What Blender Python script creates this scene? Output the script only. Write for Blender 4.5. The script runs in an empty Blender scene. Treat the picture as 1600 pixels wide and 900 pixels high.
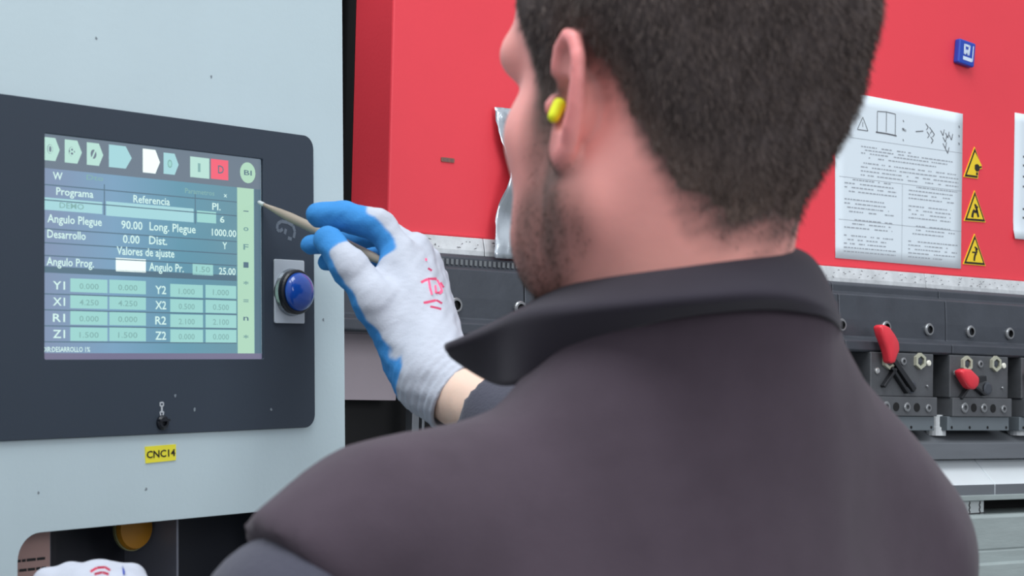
import bpy, math, random
import numpy as np
from mathutils import Vector, Matrix
from mathutils.bvhtree import BVHTree

# ------------------------------------------------------------------ camera, world, lights
C = bpy.context.scene.collection
S = bpy.context.scene
CAMZ = 1.45
PITCH, ROLL, FPX = math.radians(2.97), math.radians(1.22), 2800.0
_f = np.array([0, math.cos(PITCH), math.sin(PITCH)])
_x0 = np.array([1.0, 0, 0]); _u0 = np.cross(_x0, _f)
_x = _x0*math.cos(ROLL) + _u0*math.sin(ROLL)
_u = -_x0*math.sin(ROLL) + _u0*math.cos(ROLL)
CP = np.array([0, 0, CAMZ])
cam = bpy.data.cameras.new('camera'); camo = bpy.data.objects.new('camera', cam); C.objects.link(camo)
camo.matrix_world = Matrix(((_x[0], _u[0], -_f[0], 0), (_x[1], _u[1], -_f[1], 0), (_x[2], _u[2], -_f[2], CAMZ), (0, 0, 0, 1)))
cam.sensor_width = 36; cam.lens = FPX/1600*36; cam.clip_start = .02
cam.dof.use_dof = True; cam.dof.focus_distance = 2.0; cam.dof.aperture_fstop = 17
S.camera = camo

w = bpy.data.worlds.new('world'); S.world = w; w.use_nodes = True
nt = w.node_tree; bg = nt.nodes['Background']
tc = nt.nodes.new('ShaderNodeTexCoord'); sp = nt.nodes.new('ShaderNodeSeparateXYZ'); rp = nt.nodes.new('ShaderNodeValToRGB')
nt.links.new(tc.outputs['Generated'], sp.inputs[0]); nt.links.new(sp.outputs[2], rp.inputs[0]); nt.links.new(rp.outputs[0], bg.inputs[0])
rp.color_ramp.elements[0].position = 0.0; rp.color_ramp.elements[0].color = (.42, .45, .50, 1)
rp.color_ramp.elements[1].position = 0.7; rp.color_ramp.elements[1].color = (.95, 1.0, 1.06, 1)
bg.inputs[1].default_value = .80

def area(name, loc, target, sx, sy, power, col=(1, 1, 1)):
    l = bpy.data.lights.new(name, 'AREA'); l.shape = 'RECTANGLE'; l.size = sx; l.size_y = sy; l.energy = power; l.color = col
    o = bpy.data.objects.new(name, l); C.objects.link(o); o.location = loc
    o.rotation_euler = (Vector(target)-Vector(loc)).to_track_quat('-Z', 'Y').to_euler()
area('hall_skylight', (-.6, .2, 5.2), (.1, 1.4, 1.3), 4.0, 2.5, 210, (.93, .98, 1.0))
area('right_fill', (3.4, -2.6, 2.8), (.0, 1.5, 1.4), 2.6, 2.0, 95, (.95, .98, 1.0))  # added fill light from behind right, brightens the ram front, not its end
S.view_settings.view_transform = 'Standard'; S.view_settings.look = 'None'
S.view_settings.exposure = 0.0; S.view_settings.gamma = 1.0; S.view_settings.use_curve_mapping = False

# ------------------------------------------------------------------ helpers
rnd = random.Random(4); rng = np.random.default_rng(7)
def ray(px, py): return _f + (px-800)/FPX*_x - (py-450)/FPX*_u
def P(px, py, z): return CP + ray(px, py)*z          # a point at depth z metres in front of the camera

def lin(c):
    return tuple(((v/255)/12.92 if v/255 <= .04045 else ((v/255+.055)/1.055)**2.4) for v in c)
MATS = {}
def mat(name, rgb, rough=.5, metal=0, bump=0, bscale=50, var=0, vscale=8, sheen=0, sss=0, emit=0, attr=None, coat=0, stretch=None, spec=.5):
    if name in MATS: return MATS[name]
    m = bpy.data.materials.new(name); m.use_nodes = True; t = m.node_tree; b = t.nodes['Principled BSDF']
    c = lin(rgb); L = t.links.new
    b.inputs['Base Color'].default_value = (*c, 1); b.inputs['Roughness'].default_value = rough; b.inputs['Metallic'].default_value = metal
    b.inputs['Specular IOR Level'].default_value = spec
    src = None
    if attr:
        a = t.nodes.new('ShaderNodeAttribute'); a.attribute_name = attr; src = a.outputs['Color']
    tcn = t.nodes.new('ShaderNodeTexCoord'); mp = t.nodes.new('ShaderNodeMapping'); L(tcn.outputs['Object'], mp.inputs[0])
    if stretch: mp.inputs['Scale'].default_value = stretch
    if var:
        n = t.nodes.new('ShaderNodeTexNoise'); n.inputs['Scale'].default_value = vscale; n.inputs['Detail'].default_value = 6; n.inputs['Roughness'].default_value = .6
        L(mp.outputs[0], n.inputs['Vector'])
        r = t.nodes.new('ShaderNodeMapRange'); r.inputs[1].default_value = .3; r.inputs[2].default_value = .7; r.inputs[3].default_value = 1-var; r.inputs[4].default_value = 1+var
        L(n.outputs[0], r.inputs[0])
        mx = t.nodes.new('ShaderNodeMix'); mx.data_type = 'RGBA'; mx.blend_type = 'MULTIPLY'; mx.inputs[0].default_value = 1
        if src: L(src, mx.inputs[6])
        else: mx.inputs[6].default_value = (*c, 1)
        L(r.outputs[0], mx.inputs[7]); src = mx.outputs[2]
    if src: L(src, b.inputs['Base Color'])
    if bump:
        n = t.nodes.new('ShaderNodeTexNoise'); n.inputs['Scale'].default_value = bscale; n.inputs['Detail'].default_value = 4
        L(mp.outputs[0], n.inputs['Vector'])
        bp = t.nodes.new('ShaderNodeBump'); bp.inputs['Strength'].default_value = bump; bp.inputs['Distance'].default_value = .004
        L(n.outputs[0], bp.inputs['Height']); L(bp.outputs[0], b.inputs['Normal'])
    if sheen:
        b.inputs['Sheen Weight'].default_value = sheen; b.inputs['Sheen Roughness'].default_value = .5
    if sss:
        b.inputs['Subsurface Weight'].default_value = sss; b.inputs['Subsurface Radius'].default_value = (1, .35, .2); b.inputs['Subsurface Scale'].default_value = .01
    if emit:
        b.inputs['Emission Strength'].default_value = emit
        b.inputs['Emission Color'].default_value = (*c, 1)
        if src: L(src, b.inputs['Emission Color'])
        b.inputs['Base Color'].default_value = (0.01, .01, .01, 1)
        for l in list(b.inputs['Base Color'].links): t.links.remove(l)
    if coat: b.inputs['Coat Weight'].default_value = coat; b.inputs['Coat Roughness'].default_value = .08
    MATS[name] = m; return m

WM = {}
def setp(o, **k):
    for a, v in k.items():
        if v: o[a] = v
def thing(name, label, cat, loc=(0, 0, 0), axes=None, group=None, kind=None):
    o = bpy.data.objects.new(name, None); C.objects.link(o); o.empty_display_size = .05
    M = Matrix.Translation(Vector(loc))
    if axes is not None:
        a, b, c = axes
        M = M @ Matrix(((a[0], b[0], c[0], 0), (a[1], b[1], c[1], 0), (a[2], b[2], c[2], 0), (0, 0, 0, 1)))
    o.matrix_world = M; WM[o.name] = M
    setp(o, label=label, category=cat, group=group, kind=kind); return o
def link(name, me, m, parent=None, smooth=False, local=False, mats=None, bevel=0, **k):
    """mesh given in world space unless local=True; becomes a child of parent"""
    o = bpy.data.objects.new(name, me); C.objects.link(o)
    for mm in (mats or [m]): me.materials.append(mm)
    W = Matrix.Identity(4)
    if parent is not None:
        o.parent = parent; W = WM[parent.name]
        if not local: me.transform(W.inverted())
    WM[o.name] = W.copy()
    if smooth: me.shade_smooth()
    if bevel:
        md = o.modifiers.new('bevel', 'BEVEL'); md.width = bevel; md.segments = 2; md.limit_method = 'ANGLE'
    setp(o, **k); return o
def pyd(v, f, mi=None):
    me = bpy.data.meshes.new('mesh'); me.from_pydata([tuple(map(float, p)) for p in v], [], [tuple(int(i) for i in q) for q in f])
    if mi is not None: me.polygons.foreach_set('material_index', mi)
    me.update(); return me

class MB:
    """collects shapes in one local frame"""
    def __init__(s): s.v = []; s.f = []; s.m = []; s.cur = 0
    def add(s, v, f):
        n = len(s.v); s.v += [tuple(p) for p in v]; s.f += [tuple(i+n for i in q) for q in f]; s.m += [s.cur]*len(f); return s
    def box(s, x0, x1, y0, y1, z0, z1):
        v = [(x, y, z) for x in (x0, x1) for y in (y0, y1) for z in (z0, z1)]
        return s.add(v, [(0, 1, 3, 2), (4, 6, 7, 5), (0, 4, 5, 1), (2, 3, 7, 6), (0, 2, 6, 4), (1, 5, 7, 3)])
    def prism(s, pts, y0, y1):
        """polygon in xz, extruded in y"""
        n = len(pts); v = [(x, y0, z) for x, z in pts]+[(x, y1, z) for x, z in pts]
        f = [tuple(range(n)), tuple(range(2*n-1, n-1, -1))]+[(i, i+n, (i+1) % n+n, (i+1) % n) for i in range(n)]
        return s.add(v, f)
    def extr_x(s, prof, x0, x1):
        """profile (y,z) extruded along x"""
        n = len(prof); v = [(x0, y, z) for y, z in prof]+[(x1, y, z) for y, z in prof]
        f = [tuple(range(n)), tuple(range(2*n-1, n-1, -1))]+[(i, i+n, (i+1) % n+n, (i+1) % n) for i in range(n)]
        return s.add(v, f)
    def lathe(s, cx, cz, prof, n=24, y=0):
        """profile (r, y) turned about the y axis through cx,cz"""
        v = []
        for r, yy in prof:
            for k in range(n):
                a = 2*math.pi*k/n; v.append((cx+r*math.cos(a), y+yy, cz+r*math.sin(a)))
        f = [(i*n+k, i*n+(k+1) % n, (i+1)*n+(k+1) % n, (i+1)*n+k) for i in range(len(prof)-1) for k in range(n)]
        f += [tuple(range(n)), tuple((len(prof)-1)*n+k for k in range(n-1, -1, -1))]
        return s.add(v, f)
    def quad(s, x0, x1, z0, z1, y): return s.add([(x0, y, z0), (x1, y, z0), (x1, y, z1), (x0, y, z1)], [(0, 1, 2, 3)])
    def line(s, pts, wd, y):
        for (a, b), (c, d) in zip(pts, pts[1:]):
            L = math.hypot(c-a, d-b) or 1; nx, nz = -(d-b)/L*wd/2, (c-a)/L*wd/2
            s.add([(a+nx, y, b+nz), (a-nx, y, b-nz), (c-nx, y, d-nz), (c+nx, y, d+nz)], [(0, 1, 2, 3)])
        return s
    def build(s, name, m, parent, **k):
        me = bpy.data.meshes.new('mesh'); me.from_pydata(s.v, [], s.f)
        if isinstance(m, list): me.polygons.foreach_set('material_index', s.m)
        import bmesh
        b = bmesh.new(); b.from_mesh(me); bmesh.ops.recalc_face_normals(b, faces=b.faces) if not k.pop('flat', False) else None
        b.to_mesh(me); b.free()
        return link(name, me, m, parent, local=True, mats=m if isinstance(m, list) else None, **k)

def rrect(x0, x1, z0, z1, r, n=8, corners=(1, 1, 1, 1)):
    """ccw outline from bottom-left; corners bl, br, tr, tl"""
    p = []
    for (cx, cz, a0, on, q) in ((x0, z0, 180, corners[0], (1, 1)), (x1, z0, 270, corners[1], (-1, 1)), (x1, z1, 0, corners[2], (-1, -1)), (x0, z1, 90, corners[3], (1, -1))):
        if not on: p.append((cx, cz)); continue
        for k in range(n+1):
            a = math.radians(a0+90*k/n); p.append((cx+q[0]*r+r*math.cos(a), cz+q[1]*r+r*math.sin(a)))
    return p
def curve_mesh(splines, ext, bev=0):
    """filled 2D outlines with holes -> mesh in xz plane, thickness +-ext in y"""
    cu = bpy.data.curves.new('c', 'CURVE'); cu.dimensions = '2D'; cu.fill_mode = 'BOTH'; cu.extrude = ext; cu.bevel_depth = bev
    for sp_ in splines:
        q = cu.splines.new('POLY'); q.points.add(len(sp_)-1); q.use_cyclic_u = True
        for i, (a, b) in enumerate(sp_): q.points[i].co = (a, b, 0, 1)
    o = bpy.data.objects.new('tmp', cu); C.objects.link(o)
    me = bpy.data.meshes.new_from_object(o); bpy.data.objects.remove(o); bpy.data.curves.remove(cu)
    me.transform(Matrix(((1, 0, 0, 0), (0, 0, -1, 0), (0, 1, 0, 0), (0, 0, 0, 1)))); return me
def text_geo(body, x, z, width=None, height=.008, align='CENTER', y=0, rot=0, bold=0):
    """flat lettering as (verts, faces) in the xz plane, centred on x,z"""
    cu = bpy.data.curves.new('t', 'FONT'); cu.body = body; cu.size = 1; cu.align_x = 'LEFT'; cu.resolution_u = 2; cu.offset = bold
    o = bpy.data.objects.new('tmp', cu); C.objects.link(o)
    me = bpy.data.meshes.new_from_object(o); bpy.data.objects.remove(o); bpy.data.curves.remove(cu)
    v = np.array([tuple(q.co) for q in me.vertices]); f = [tuple(q.vertices) for q in me.polygons]; bpy.data.meshes.remove(me)
    if not len(v): return [], []
    lo, hi = v.min(0), v.max(0); c = (lo+hi)/2; sz = hi-lo
    sy = height/.72; sx = sy if width is None else width/sz[0]
    X = (v[:, 0]-c[0])*sx; Z = (v[:, 1]-c[1])*sy if width is not None else (v[:, 1]-c[1])*sy
    cr, sr = math.cos(rot), math.sin(rot)
    return [(x+a*cr-b*sr, y, z+a*sr+b*cr) for a, b in zip(X, Z)], f
def txt(mb, *a, **k):
    v, f = text_geo(*a, **k)
    if v: mb.add(v, f)

# ---- implicit surfaces (smooth unions of tapered limbs) meshed with surface nets
def smin(a, b, k): h = np.clip(.5+.5*(b-a)/k, 0, 1); return b*(1-h)+a*h-k*h*(1-h)
def smax(a, b, k): return -smin(-a, -b, k)
def cap(p, a, b, ra, rb=None):
    rb = ra if rb is None else rb
    a = np.asarray(a, np.float32); b = np.asarray(b, np.float32); d = b-a
    t = np.clip(((p-a)@d)/(d@d), 0, 1); return np.linalg.norm(p-a-t[:, None]*d, axis=1)-(ra+(rb-ra)*t)
def ell(p, c, r):
    r = np.asarray(r, np.float32); q = (p-np.asarray(c, np.float32)); k0 = np.linalg.norm(q/r, axis=1); k1 = np.linalg.norm(q/(r*r), axis=1)+1e-9
    return k0*(k0-1)/k1
def nets(fn, lo, hi, h):
    lo = np.array(lo, float); hi = np.array(hi, float); n = np.ceil((hi-lo)/h).astype(int)+1
    ax = [(lo[i]+h*np.arange(n[i])).astype(np.float32) for i in range(3)]
    G = np.stack(np.meshgrid(*ax, indexing='ij'), -1).reshape(-1, 3)
    D = np.concatenate([fn(G[i:i+400000]) for i in range(0, len(G), 400000)]).reshape(n)
    ins = D < 0
    m = n-1; cs = np.zeros(m, int); acc = np.zeros((*m, 3)); cnt = np.zeros(m)
    for dx in (0, 1):
        for dy in (0, 1):
            for dz in (0, 1): cs += ins[dx:dx+m[0], dy:dy+m[1], dz:dz+m[2]]
    act = (cs > 0) & (cs < 8); I = np.argwhere(act); idx = -np.ones(m, int); idx[act] = np.arange(len(I))
    pos = np.zeros((len(I), 3)); c = np.zeros(len(I))
    for a_ in range(3):
        b_, c_ = [q for q in range(3) if q != a_]
        for s1 in (0, 1):
            for s2 in (0, 1):
                o0 = np.zeros(3, int); o0[b_] = s1; o0[c_] = s2; o1 = o0.copy(); o1[a_] = 1
                d0 = D[tuple((I+o0).T)]; d1 = D[tuple((I+o1).T)]; cr = (d0 < 0) != (d1 < 0)
                t = np.where(cr, d0/np.where(cr, d0-d1, 1), 0)
                q = I+o0.astype(float); q[:, a_] += t; pos[cr] += q[cr]; c[cr] += 1
    V = lo+h*pos/np.maximum(c, 1)[:, None]
    F = []
    for a_ in range(3):
        b_, c_ = (a_+1) % 3, (a_+2) % 3
        sl0 = [slice(0, None)]*3; sl1 = [slice(0, None)]*3; sl0[a_] = slice(0, -1); sl1[a_] = slice(1, None)
        i0, i1 = ins[tuple(sl0)], ins[tuple(sl1)]
        E = np.argwhere(i0 != i1); flip = i0[tuple(E.T)]
        ok = (E[:, b_] > 0) & (E[:, c_] > 0) & (E[:, b_] < m[b_]) & (E[:, c_] < m[c_]); E = E[ok]; flip = flip[ok]
        def at(db, dc):
            q = E.copy(); q[:, b_] -= db; q[:, c_] -= dc; return idx[tuple(q.T)]
        Q = np.stack([at(1, 1), at(0, 1), at(0, 0), at(1, 0)], 1); Q[~flip] = Q[~flip][:, ::-1]; F.append(Q)
    return V, np.concatenate(F)
def npmesh(V, F):
    me = bpy.data.meshes.new('mesh'); V = np.asarray(V, np.float32); F = np.asarray(F, np.int32); k = F.shape[1]
    me.vertices.add(len(V)); me.vertices.foreach_set('co', V.ravel())
    me.loops.add(len(F)*k); me.loops.foreach_set('vertex_index', F.ravel())
    me.polygons.add(len(F)); me.polygons.foreach_set('loop_start', np.arange(len(F), dtype=np.int32)*k)
    me.update(calc_edges=True); me.validate(); return me
def vcol(me, cols):
    a = me.color_attributes.new('col', 'FLOAT_COLOR', 'POINT'); c = np.ones((len(me.vertices), 4), np.float32); c[:, :3] = cols
    a.data.foreach_set('color', c.ravel())
def grad(fn, V, e=.0015):
    V = V.astype(np.float32); g = np.stack([fn(V+np.eye(3, dtype=np.float32)[i]*e)-fn(V-np.eye(3, dtype=np.float32)[i]*e) for i in range(3)], 1)
    return g/(np.linalg.norm(g, axis=1, keepdims=True)+1e-9)
def wob(p, fr, seed=0):
    r = np.random.default_rng(seed); o = np.zeros(len(p), np.float32)
    for k in range(5):
        d = r.normal(size=3); d /= np.linalg.norm(d); o += np.sin(p@(d*fr*(1+.5*k)).astype(np.float32)+r.uniform(0, 6))/(1+k)
    return o/2
def smooth01(x): x = np.clip(x, 0, 1); return x*x*(3-2*x)

class Frame:
    """a plane-based local frame: x along it, y into it, z up"""
    def __init__(s, o, a, up): s.o = np.array(o, float); s.a = np.array(a, float); s.up = np.array(up, float); s.n = np.cross(s.up, s.a)   # n points into the body (+y)
    def hit(s, px, py, wd=0):
        d = ray(px, py); t = ((s.o-CP)@s.n-wd)/(d@s.n); q = CP+d*t-s.o; return float(q@s.a), float(q@s.up)
    def axes(s): return (s.a, s.n, s.up)

# ------------------------------------------------------------------ setting
fl = MB(); fl.box(-5, 6, -4, 7, -.05, 0)
fl.build('floor', mat('floor_paint', (120, 122, 122), .55, var=.12, vscale=3), None, kind='structure')

# ------------------------------------------------------------------ press brake
TH = math.radians(36.4); DM = 1.75
MA = np.array([math.cos(TH), math.sin(TH), 0]); MN = np.array([-math.sin(TH), math.cos(TH), 0])
MF = Frame(MN*DM + np.array([0, 0, CAMZ]), MA, (0, 0, 1)); MF.o[2] = 0
H = MF.hit
red = mat('red_paint', (238, 64, 78), .55, bump=.05, bscale=220, var=.04, vscale=3)
dark = mat('burnished_steel', (74, 78, 86), .42, .35, bump=.08, bscale=120, var=.14, vscale=14)
dark2 = mat('dark_steel_block', (82, 84, 88), .5, .15, bump=.1, bscale=150, var=.2, vscale=22)
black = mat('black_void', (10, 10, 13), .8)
alu = mat('milled_aluminium', (208, 211, 214), .45, .25, bump=.1, bscale=90, var=.16, vscale=60)
steel = mat('bright_steel', (196, 202, 206), .3, .7, var=.1, vscale=10)
bedp = mat('pale_green_grey_paint', (150, 160, 160), .5, bump=.1, bscale=60, var=.10, vscale=9, stretch=(1, 1, 4))
midst = mat('grey_rail_steel', (118, 122, 128), .4, .45, var=.12, vscale=6, stretch=(.6, 1, 4))
x_c, _ = H(610, 200); XR = H(1600, 300)[0]+.9
z_red = H(1400, 424)[1]; z_led = H(1500, 455)[1]; z_bm = H(1500, 556, .03)[1]
x_j = H(1478, 500, .03)[0]
brake = thing('press_brake', 'large press brake with a bright red ram behind the worker', 'machine', (*MF.o[:2], 0), MF.axes())
b = MB(); b.box(x_c, XR, 0, .085, z_red, 2.25); b.build('ram', red, brake, bevel=.0025)
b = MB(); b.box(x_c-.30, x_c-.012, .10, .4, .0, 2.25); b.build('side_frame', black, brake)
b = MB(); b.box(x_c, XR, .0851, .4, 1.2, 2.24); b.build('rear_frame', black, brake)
# aluminium ledge strip in lengths
xl = [x_c-.12, H(750, 390)[0], H(1295, 430)[0]-.25, x_j-.02, XR]
for i in range(4):
    b = MB(); b.extr_x([(-.006, z_red-.0005), (.06, z_red-.0005), (.06, z_led), (-.010, z_led), (-.010, z_led+.006)], xl[i]+.0006, xl[i+1]-.0006)
    b.build('ledge_strip', alu, brake, bevel=.0008)
# scribble marks along strip
b = MB(); r_ = random.Random(3)
for k in range(150):
    x = r_.uniform(x_c, H(1600, 450)[0]); z = r_.uniform(z_led+.007, z_red-.004); a = r_.uniform(-.6, .6); L = r_.uniform(.001, .004)
    b.line([(x, z), (x+L*math.cos(a), z+L*math.sin(a))], .0011, -.0110)
b.build('scratch_mark', mat('mark_grey', (112, 112, 116), .6), brake, kind='stuff')
# clamp beam, in lengths, with a bevelled lip below
bl = [x_c-.14, H(820, 450, .03)[0], H(1311, 500, .03)[0], x_j, XR]
zt = z_led
for i in range(4):
    b = MB(); b.extr_x([(.05, zt), (-.012, zt), (-.016, zt-.004), (-.016, zt-.014), (-.028, zt-.018), (-.03, zt-.052), (-.03, z_bm+.021), (-.042, z_bm+.015), (-.042, z_bm+.003), (-.038, z_bm), (.05, z_bm)], bl[i]+.0007, bl[i+1]-.0007)
    b.build('clamp_beam', dark, brake, bevel=.0012)
ring = mat('screw_ring_steel', (150, 152, 155), .35, .7)
scr0 = MB(); scr0.lathe(0, 0, [(.0088, 0), (.0092, -.003), (.0078, -.0045), (.0056, -.0045), (.0052, .004)], 20)
zs = H(1450, 515, .03)[1]
def screw(x, z, y, sc=1, par=None, me=[]):
    if not me:
        o = scr0.build('socket_screw', [ring, black], par or brake)
        for p in o.data.polygons:
            if p.index >= 60 or (p.index >= 60): p.material_index = 1
        o.data.polygons[len(o.data.polygons)-1].material_index = 1
        me.append(o.data)
    else:
        o = bpy.data.objects.new('socket_screw', me[0]); C.objects.link(o); o.parent = par or brake
    o.location = (x, y, z); o.scale = (sc,)*3; return o
x710 = H(710, 475, .03)[0]; sp_ = (H(1575, 521, .03)[0]-x710)/11.0
# spacing read off the visible heads
xs = [H(q, 500, .03)[0] for q in (710, 811, 1313, 1383, 1450, 1515, 1576)]
gap = (xs[-1]-xs[-2]+xs[-2]-xs[-3])/2
for x in xs+[xs[-1]+gap, xs[-1]+2*gap, xs[1]+gap*1.0, xs[1]+gap*2, xs[1]+gap*3, xs[0]-gap]: screw(x, zs, -.03)
# knurled strip under the ledge (left length)
b = MB()
for k in range(60):
    x = x_c+.03+k*.0068; b.box(x, x+.0035, -.0176, -.015, zt-.0125, zt-.006)
b.build('graduation_mark', mat('mark_lightgrey', (120, 124, 128), .5, .3), brake, kind='stuff')

# below the beam: dark throat, plate at the far left, bed
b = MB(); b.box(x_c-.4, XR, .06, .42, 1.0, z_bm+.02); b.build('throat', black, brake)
xa, za = H(535, 540, -.03); xb, zb = H(619, 626, -.03)
b = MB(); b.box(xa-.15, xb, .03, .036, zb, z_bm+.01); b.build('side_plate', mat('mauve_grey_plate', (176, 164, 172), .6, var=.05), brake, bevel=.001)
xc_, zc_ = H(648, 620, -.02)
b = MB(); b.box(xc_-.006, xc_+.004, .015, .03, zc_-.12, zc_+.03); b.box(xc_+.008, xc_+.012, .015, .03, zc_-.12, zc_+.03); b.build('guide_post', midst, brake, bevel=.001)

# bed: stack of rails seen between the clamps and the lower edge of the frame
def zy(py, wd): return H(1540, py, wd)[1]
xbl = H(705, 600)[0]
b = MB(); b.extr_x([(.055, zy(673, .0)), (-.004, zy(673, .004)), (-.036, zy(689, .036)), (-.04, zy(692, .04)), (-.04, zy(717, .04)), (.055, zy(717, .04))], xbl, XR); b.build('upper_rail', midst, brake, bevel=.001)
x_m = H(1541, 740, .04)[0]
for i, (u0, u1) in enumerate(((xbl, x_m), (x_m, XR))):
    b = MB(); b.extr_x([(.05, zy(719, .02)), (-.018, zy(719, .02)+.001), (-.056, zy(757, .056)), (-.056, zy(774, .056)), (.05, zy(774, .056))], u0+.0006, u1-.0006)
    b.cur = 0; o = b.build('die_rail', [mat('polished_die', (226, 232, 236), .28, .25, var=.06, vscale=4), midst], brake, bevel=.0008)
    for p in o.data.polygons:
        c = p.center
        if c.z < zy(757, .056)-.001: p.material_index = 1
b = MB(); b.extr_x([(.05, zy(773.5, .06)), (-.06, zy(773.5, .06)), (-.06, zy(782, .06)), (.05, zy(782, .06))], xbl, XR); b.build('edge_strip', bedp, brake, bevel=.001)
xsl = H(1537, 790, .05)[0]
b = MB(); b.box(xbl, xsl, -.05, .05, zy(805, .05), zy(782, .05)+.002); b.build('scale_block', mat('pale_block', (176, 182, 184), .5), brake)
b = MB(); b.box(xsl, XR, .02, .05, zy(807, .05), zy(782, .05)+.002); b.build('dark_slot', black, brake)
b = MB()
for px in (1515, 1531):
    x0, _ = H(px, 790, .0505); pts = []
    for k in range(15):
        t = k/14; pts.append((x0+.0012*math.sin(t*19), zy(783, .05)*(1-t)+zy(805, .05)*t))
    b.line(pts, .0022, -.0505)
b.line([(H(1510, 802, .05)[0], zy(802, .05)), (xsl, zy(801, .05))], .0016, -.0506)
b.build('scale_mark', mat('black_ink', (24, 24, 28), .6), brake, label='black squiggly scale marks')
zb0 = zy(805, .07)
b = MB(); b.extr_x([(.05, zb0), (-.066, zb0), (-.07, zb0-.004), (-.07, zy(858, .07)), (-.0685, zy(859, .07)), (-.0685, zy(861, .07)), (-.07, zy(862, .07)), (-.07, zy(880, .07)), (-.078, zy(883, .078)), (-.078, .0), (.05, .0)], xbl, XR)
b.build('bed', bedp, brake, bevel=.001)

# tool clamps
nutm = mat('pale_nut', (196, 196, 176), .4, .4); lev = mat('red_lever_plastic', (222, 52, 66), .35)
def poly(cx, cz, r, n, a0=0): return [(cx+r*math.cos(a0+2*math.pi*k/n), cz+r*math.sin(a0+2*math.pi*k/n)) for k in range(n)]
def clamp(px_left, lab, kind):
    W = .045
    u = lambda px, py, wd=W: H(px, py, wd)
    # reference block drawn on the right hand clamp of the photo (left edge at 1485), shifted along the beam
    x0 = u(px_left, 600)[0]; xr = u(1485, 600)[0]; dx = x0-xr
    q = lambda px, py, wd=W: (u(px, py, wd)[0]+dx, u(px, py, wd)[1])
    t = thing('tool_clamp', lab, 'clamp', Vector(WM[brake.name] @ Vector((x0+.05, -.02, z_bm-.05))), MF.axes(), 'tool clamps hanging under the dark beam')
    O = np.array((x0+.05, -.02, z_bm-.05))
    def done(mb, name, m, par=t, **k):
        off = O
        mb.v = [(a-off[0], b_-off[1], c-off[2]) for a, b_, c in mb.v]; return mb.build(name, m, par, **k)
    xe = q(1576, 600)[0]; zt_ = z_bm+.0005; zm = q(1530, 622)[1]; zl = q(1530, 651)[1]; ze = q(1530, 673)[1]
    done(MB().box(x0, xe, -.044, .045, zm, zt_), 'body', dark2, bevel=.0015)
    done(MB().box(x0+.002, xe+.004, -.048, .045, zl, zm), 'jaw', mat('jaw_steel', (88, 90, 94), .45, .15, var=.15, vscale=25), bevel=.001)
    pl = done(MB().box(x0-.003, xe+.004, -.043, .04, ze, zl), 'punch_base', mat('punch_steel', (112, 120, 126), .4, .3, var=.08), bevel=.001)
    for px in (1487, 1515, 1543, 1572):
        a, c = q(px, 668, .043); done(MB().lathe(a, c, [(.0022, -.0435), (.0022, -.0425)], 10), 'punch_hole', black)
    Wf = .044
    for px in (1508.3, 1553.6):
        a, c = q(px, 568.5, Wf)
        m_ = MB(); n = 6
        m_.add([(x, -.049, z) for x, z in poly(a, c, .0118, 6, math.pi/2)]+[(x, -.049, z) for x, z in poly(a, c, .0074, 6, math.pi/2)]+[(x, -.043, z) for x, z in poly(a, c, .0118, 6, math.pi/2)]+[(x, -.043, z) for x, z in poly(a, c, .0074, 6, math.pi/2)],
               [(i, (i+1) % 6, 6+(i+1) % 6, 6+i) for i in range(6)]+[(i, 12+i, 12+(i+1) % 6, (i+1) % 6) for i in range(6)]+[(6+i, 6+(i+1) % 6, 18+(i+1) % 6, 18+i) for i in range(6)])
        nu = done(m_, 'hex_nut', nutm)
        bo = done(MB().lathe(a, c, [(.0052, -.043), (.0052, -.047), (.002, -.0478)], 14), 'bolt', dark)
    for px, py, r, mm, nm in ((1531, 569, .0055, ring, 'bolt'), (1567.5, 571.5, .0042, mat('white_dot', (235, 232, 220), .3), 'pin'), (1493, 583, .0045, mat('pin_chrome', (205, 205, 205), .25, .8), 'pin'),
                              (1503, 637, .0075, ring, 'bolt'), (1518, 637, .0062, black, 'bore'), (1533, 637.5, .0066, ring, 'bolt'), (1548, 638, .0062, black, 'bore'), (1564, 639, .0058, ring, 'bolt'), (1542, 607, .0095, dark, 'pivot'), (1565, 606, .002, ring, 'pin')):
        a, c = q(px, py, Wf); y0 = -.048 if py > 620 else -.044
        if nm == 'bore': m_ = MB().lathe(a, c, [(r, y0+.0005), (r, y0-.0006)], 18)
        elif nm == 'bolt': m_ = MB().lathe(a, c, [(r, y0+.001), (r, y0-.002), (r*.82, y0-.0028), (r*.5, y0-.0028), (r*.45, y0+.0006)], 18)
        else: m_ = MB().lathe(a, c, [(r, y0+.001), (r, y0-.002), (r*.7, y0-.003)], 18)
        o = done(m_, nm, mm)
    # lever: dark fork, arm and red grip
    pa, pc = q(1542, 607, Wf)
    if kind == 'down':
        tip = q(1507, 588, Wf); g = [q(*s, .06) for s in ((1497, 579), (1504, 576), (1514, 577), (1521, 584), (1527, 590), (1526, 602), (1520, 609), (1512, 607), (1507, 600), (1501, 590))]
        arms = [(q(1535, 591, Wf), q(1516, 595, Wf)), (q(1534, 617, Wf), q(1520, 605, Wf)), (q(1497, 623, Wf), q(1508, 606, Wf))]
    else:
        g = [q(px+0, py, .06) for px, py in ((1495, 516), (1500, 513), (1509, 517), (1517, 528), (1523, 540), (1524, 552), (1520, 562), (1517, 572), (1510, 572), (1508, 558), (1504, 545), (1498, 530))]
        arms = [(q(1543, 612, Wf), q(1514, 568, Wf)), (q(1499, 607, Wf), q(1516, 580, Wf)), (q(1510, 578, Wf), q(1534, 616, Wf))]
    lv = MB()
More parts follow.
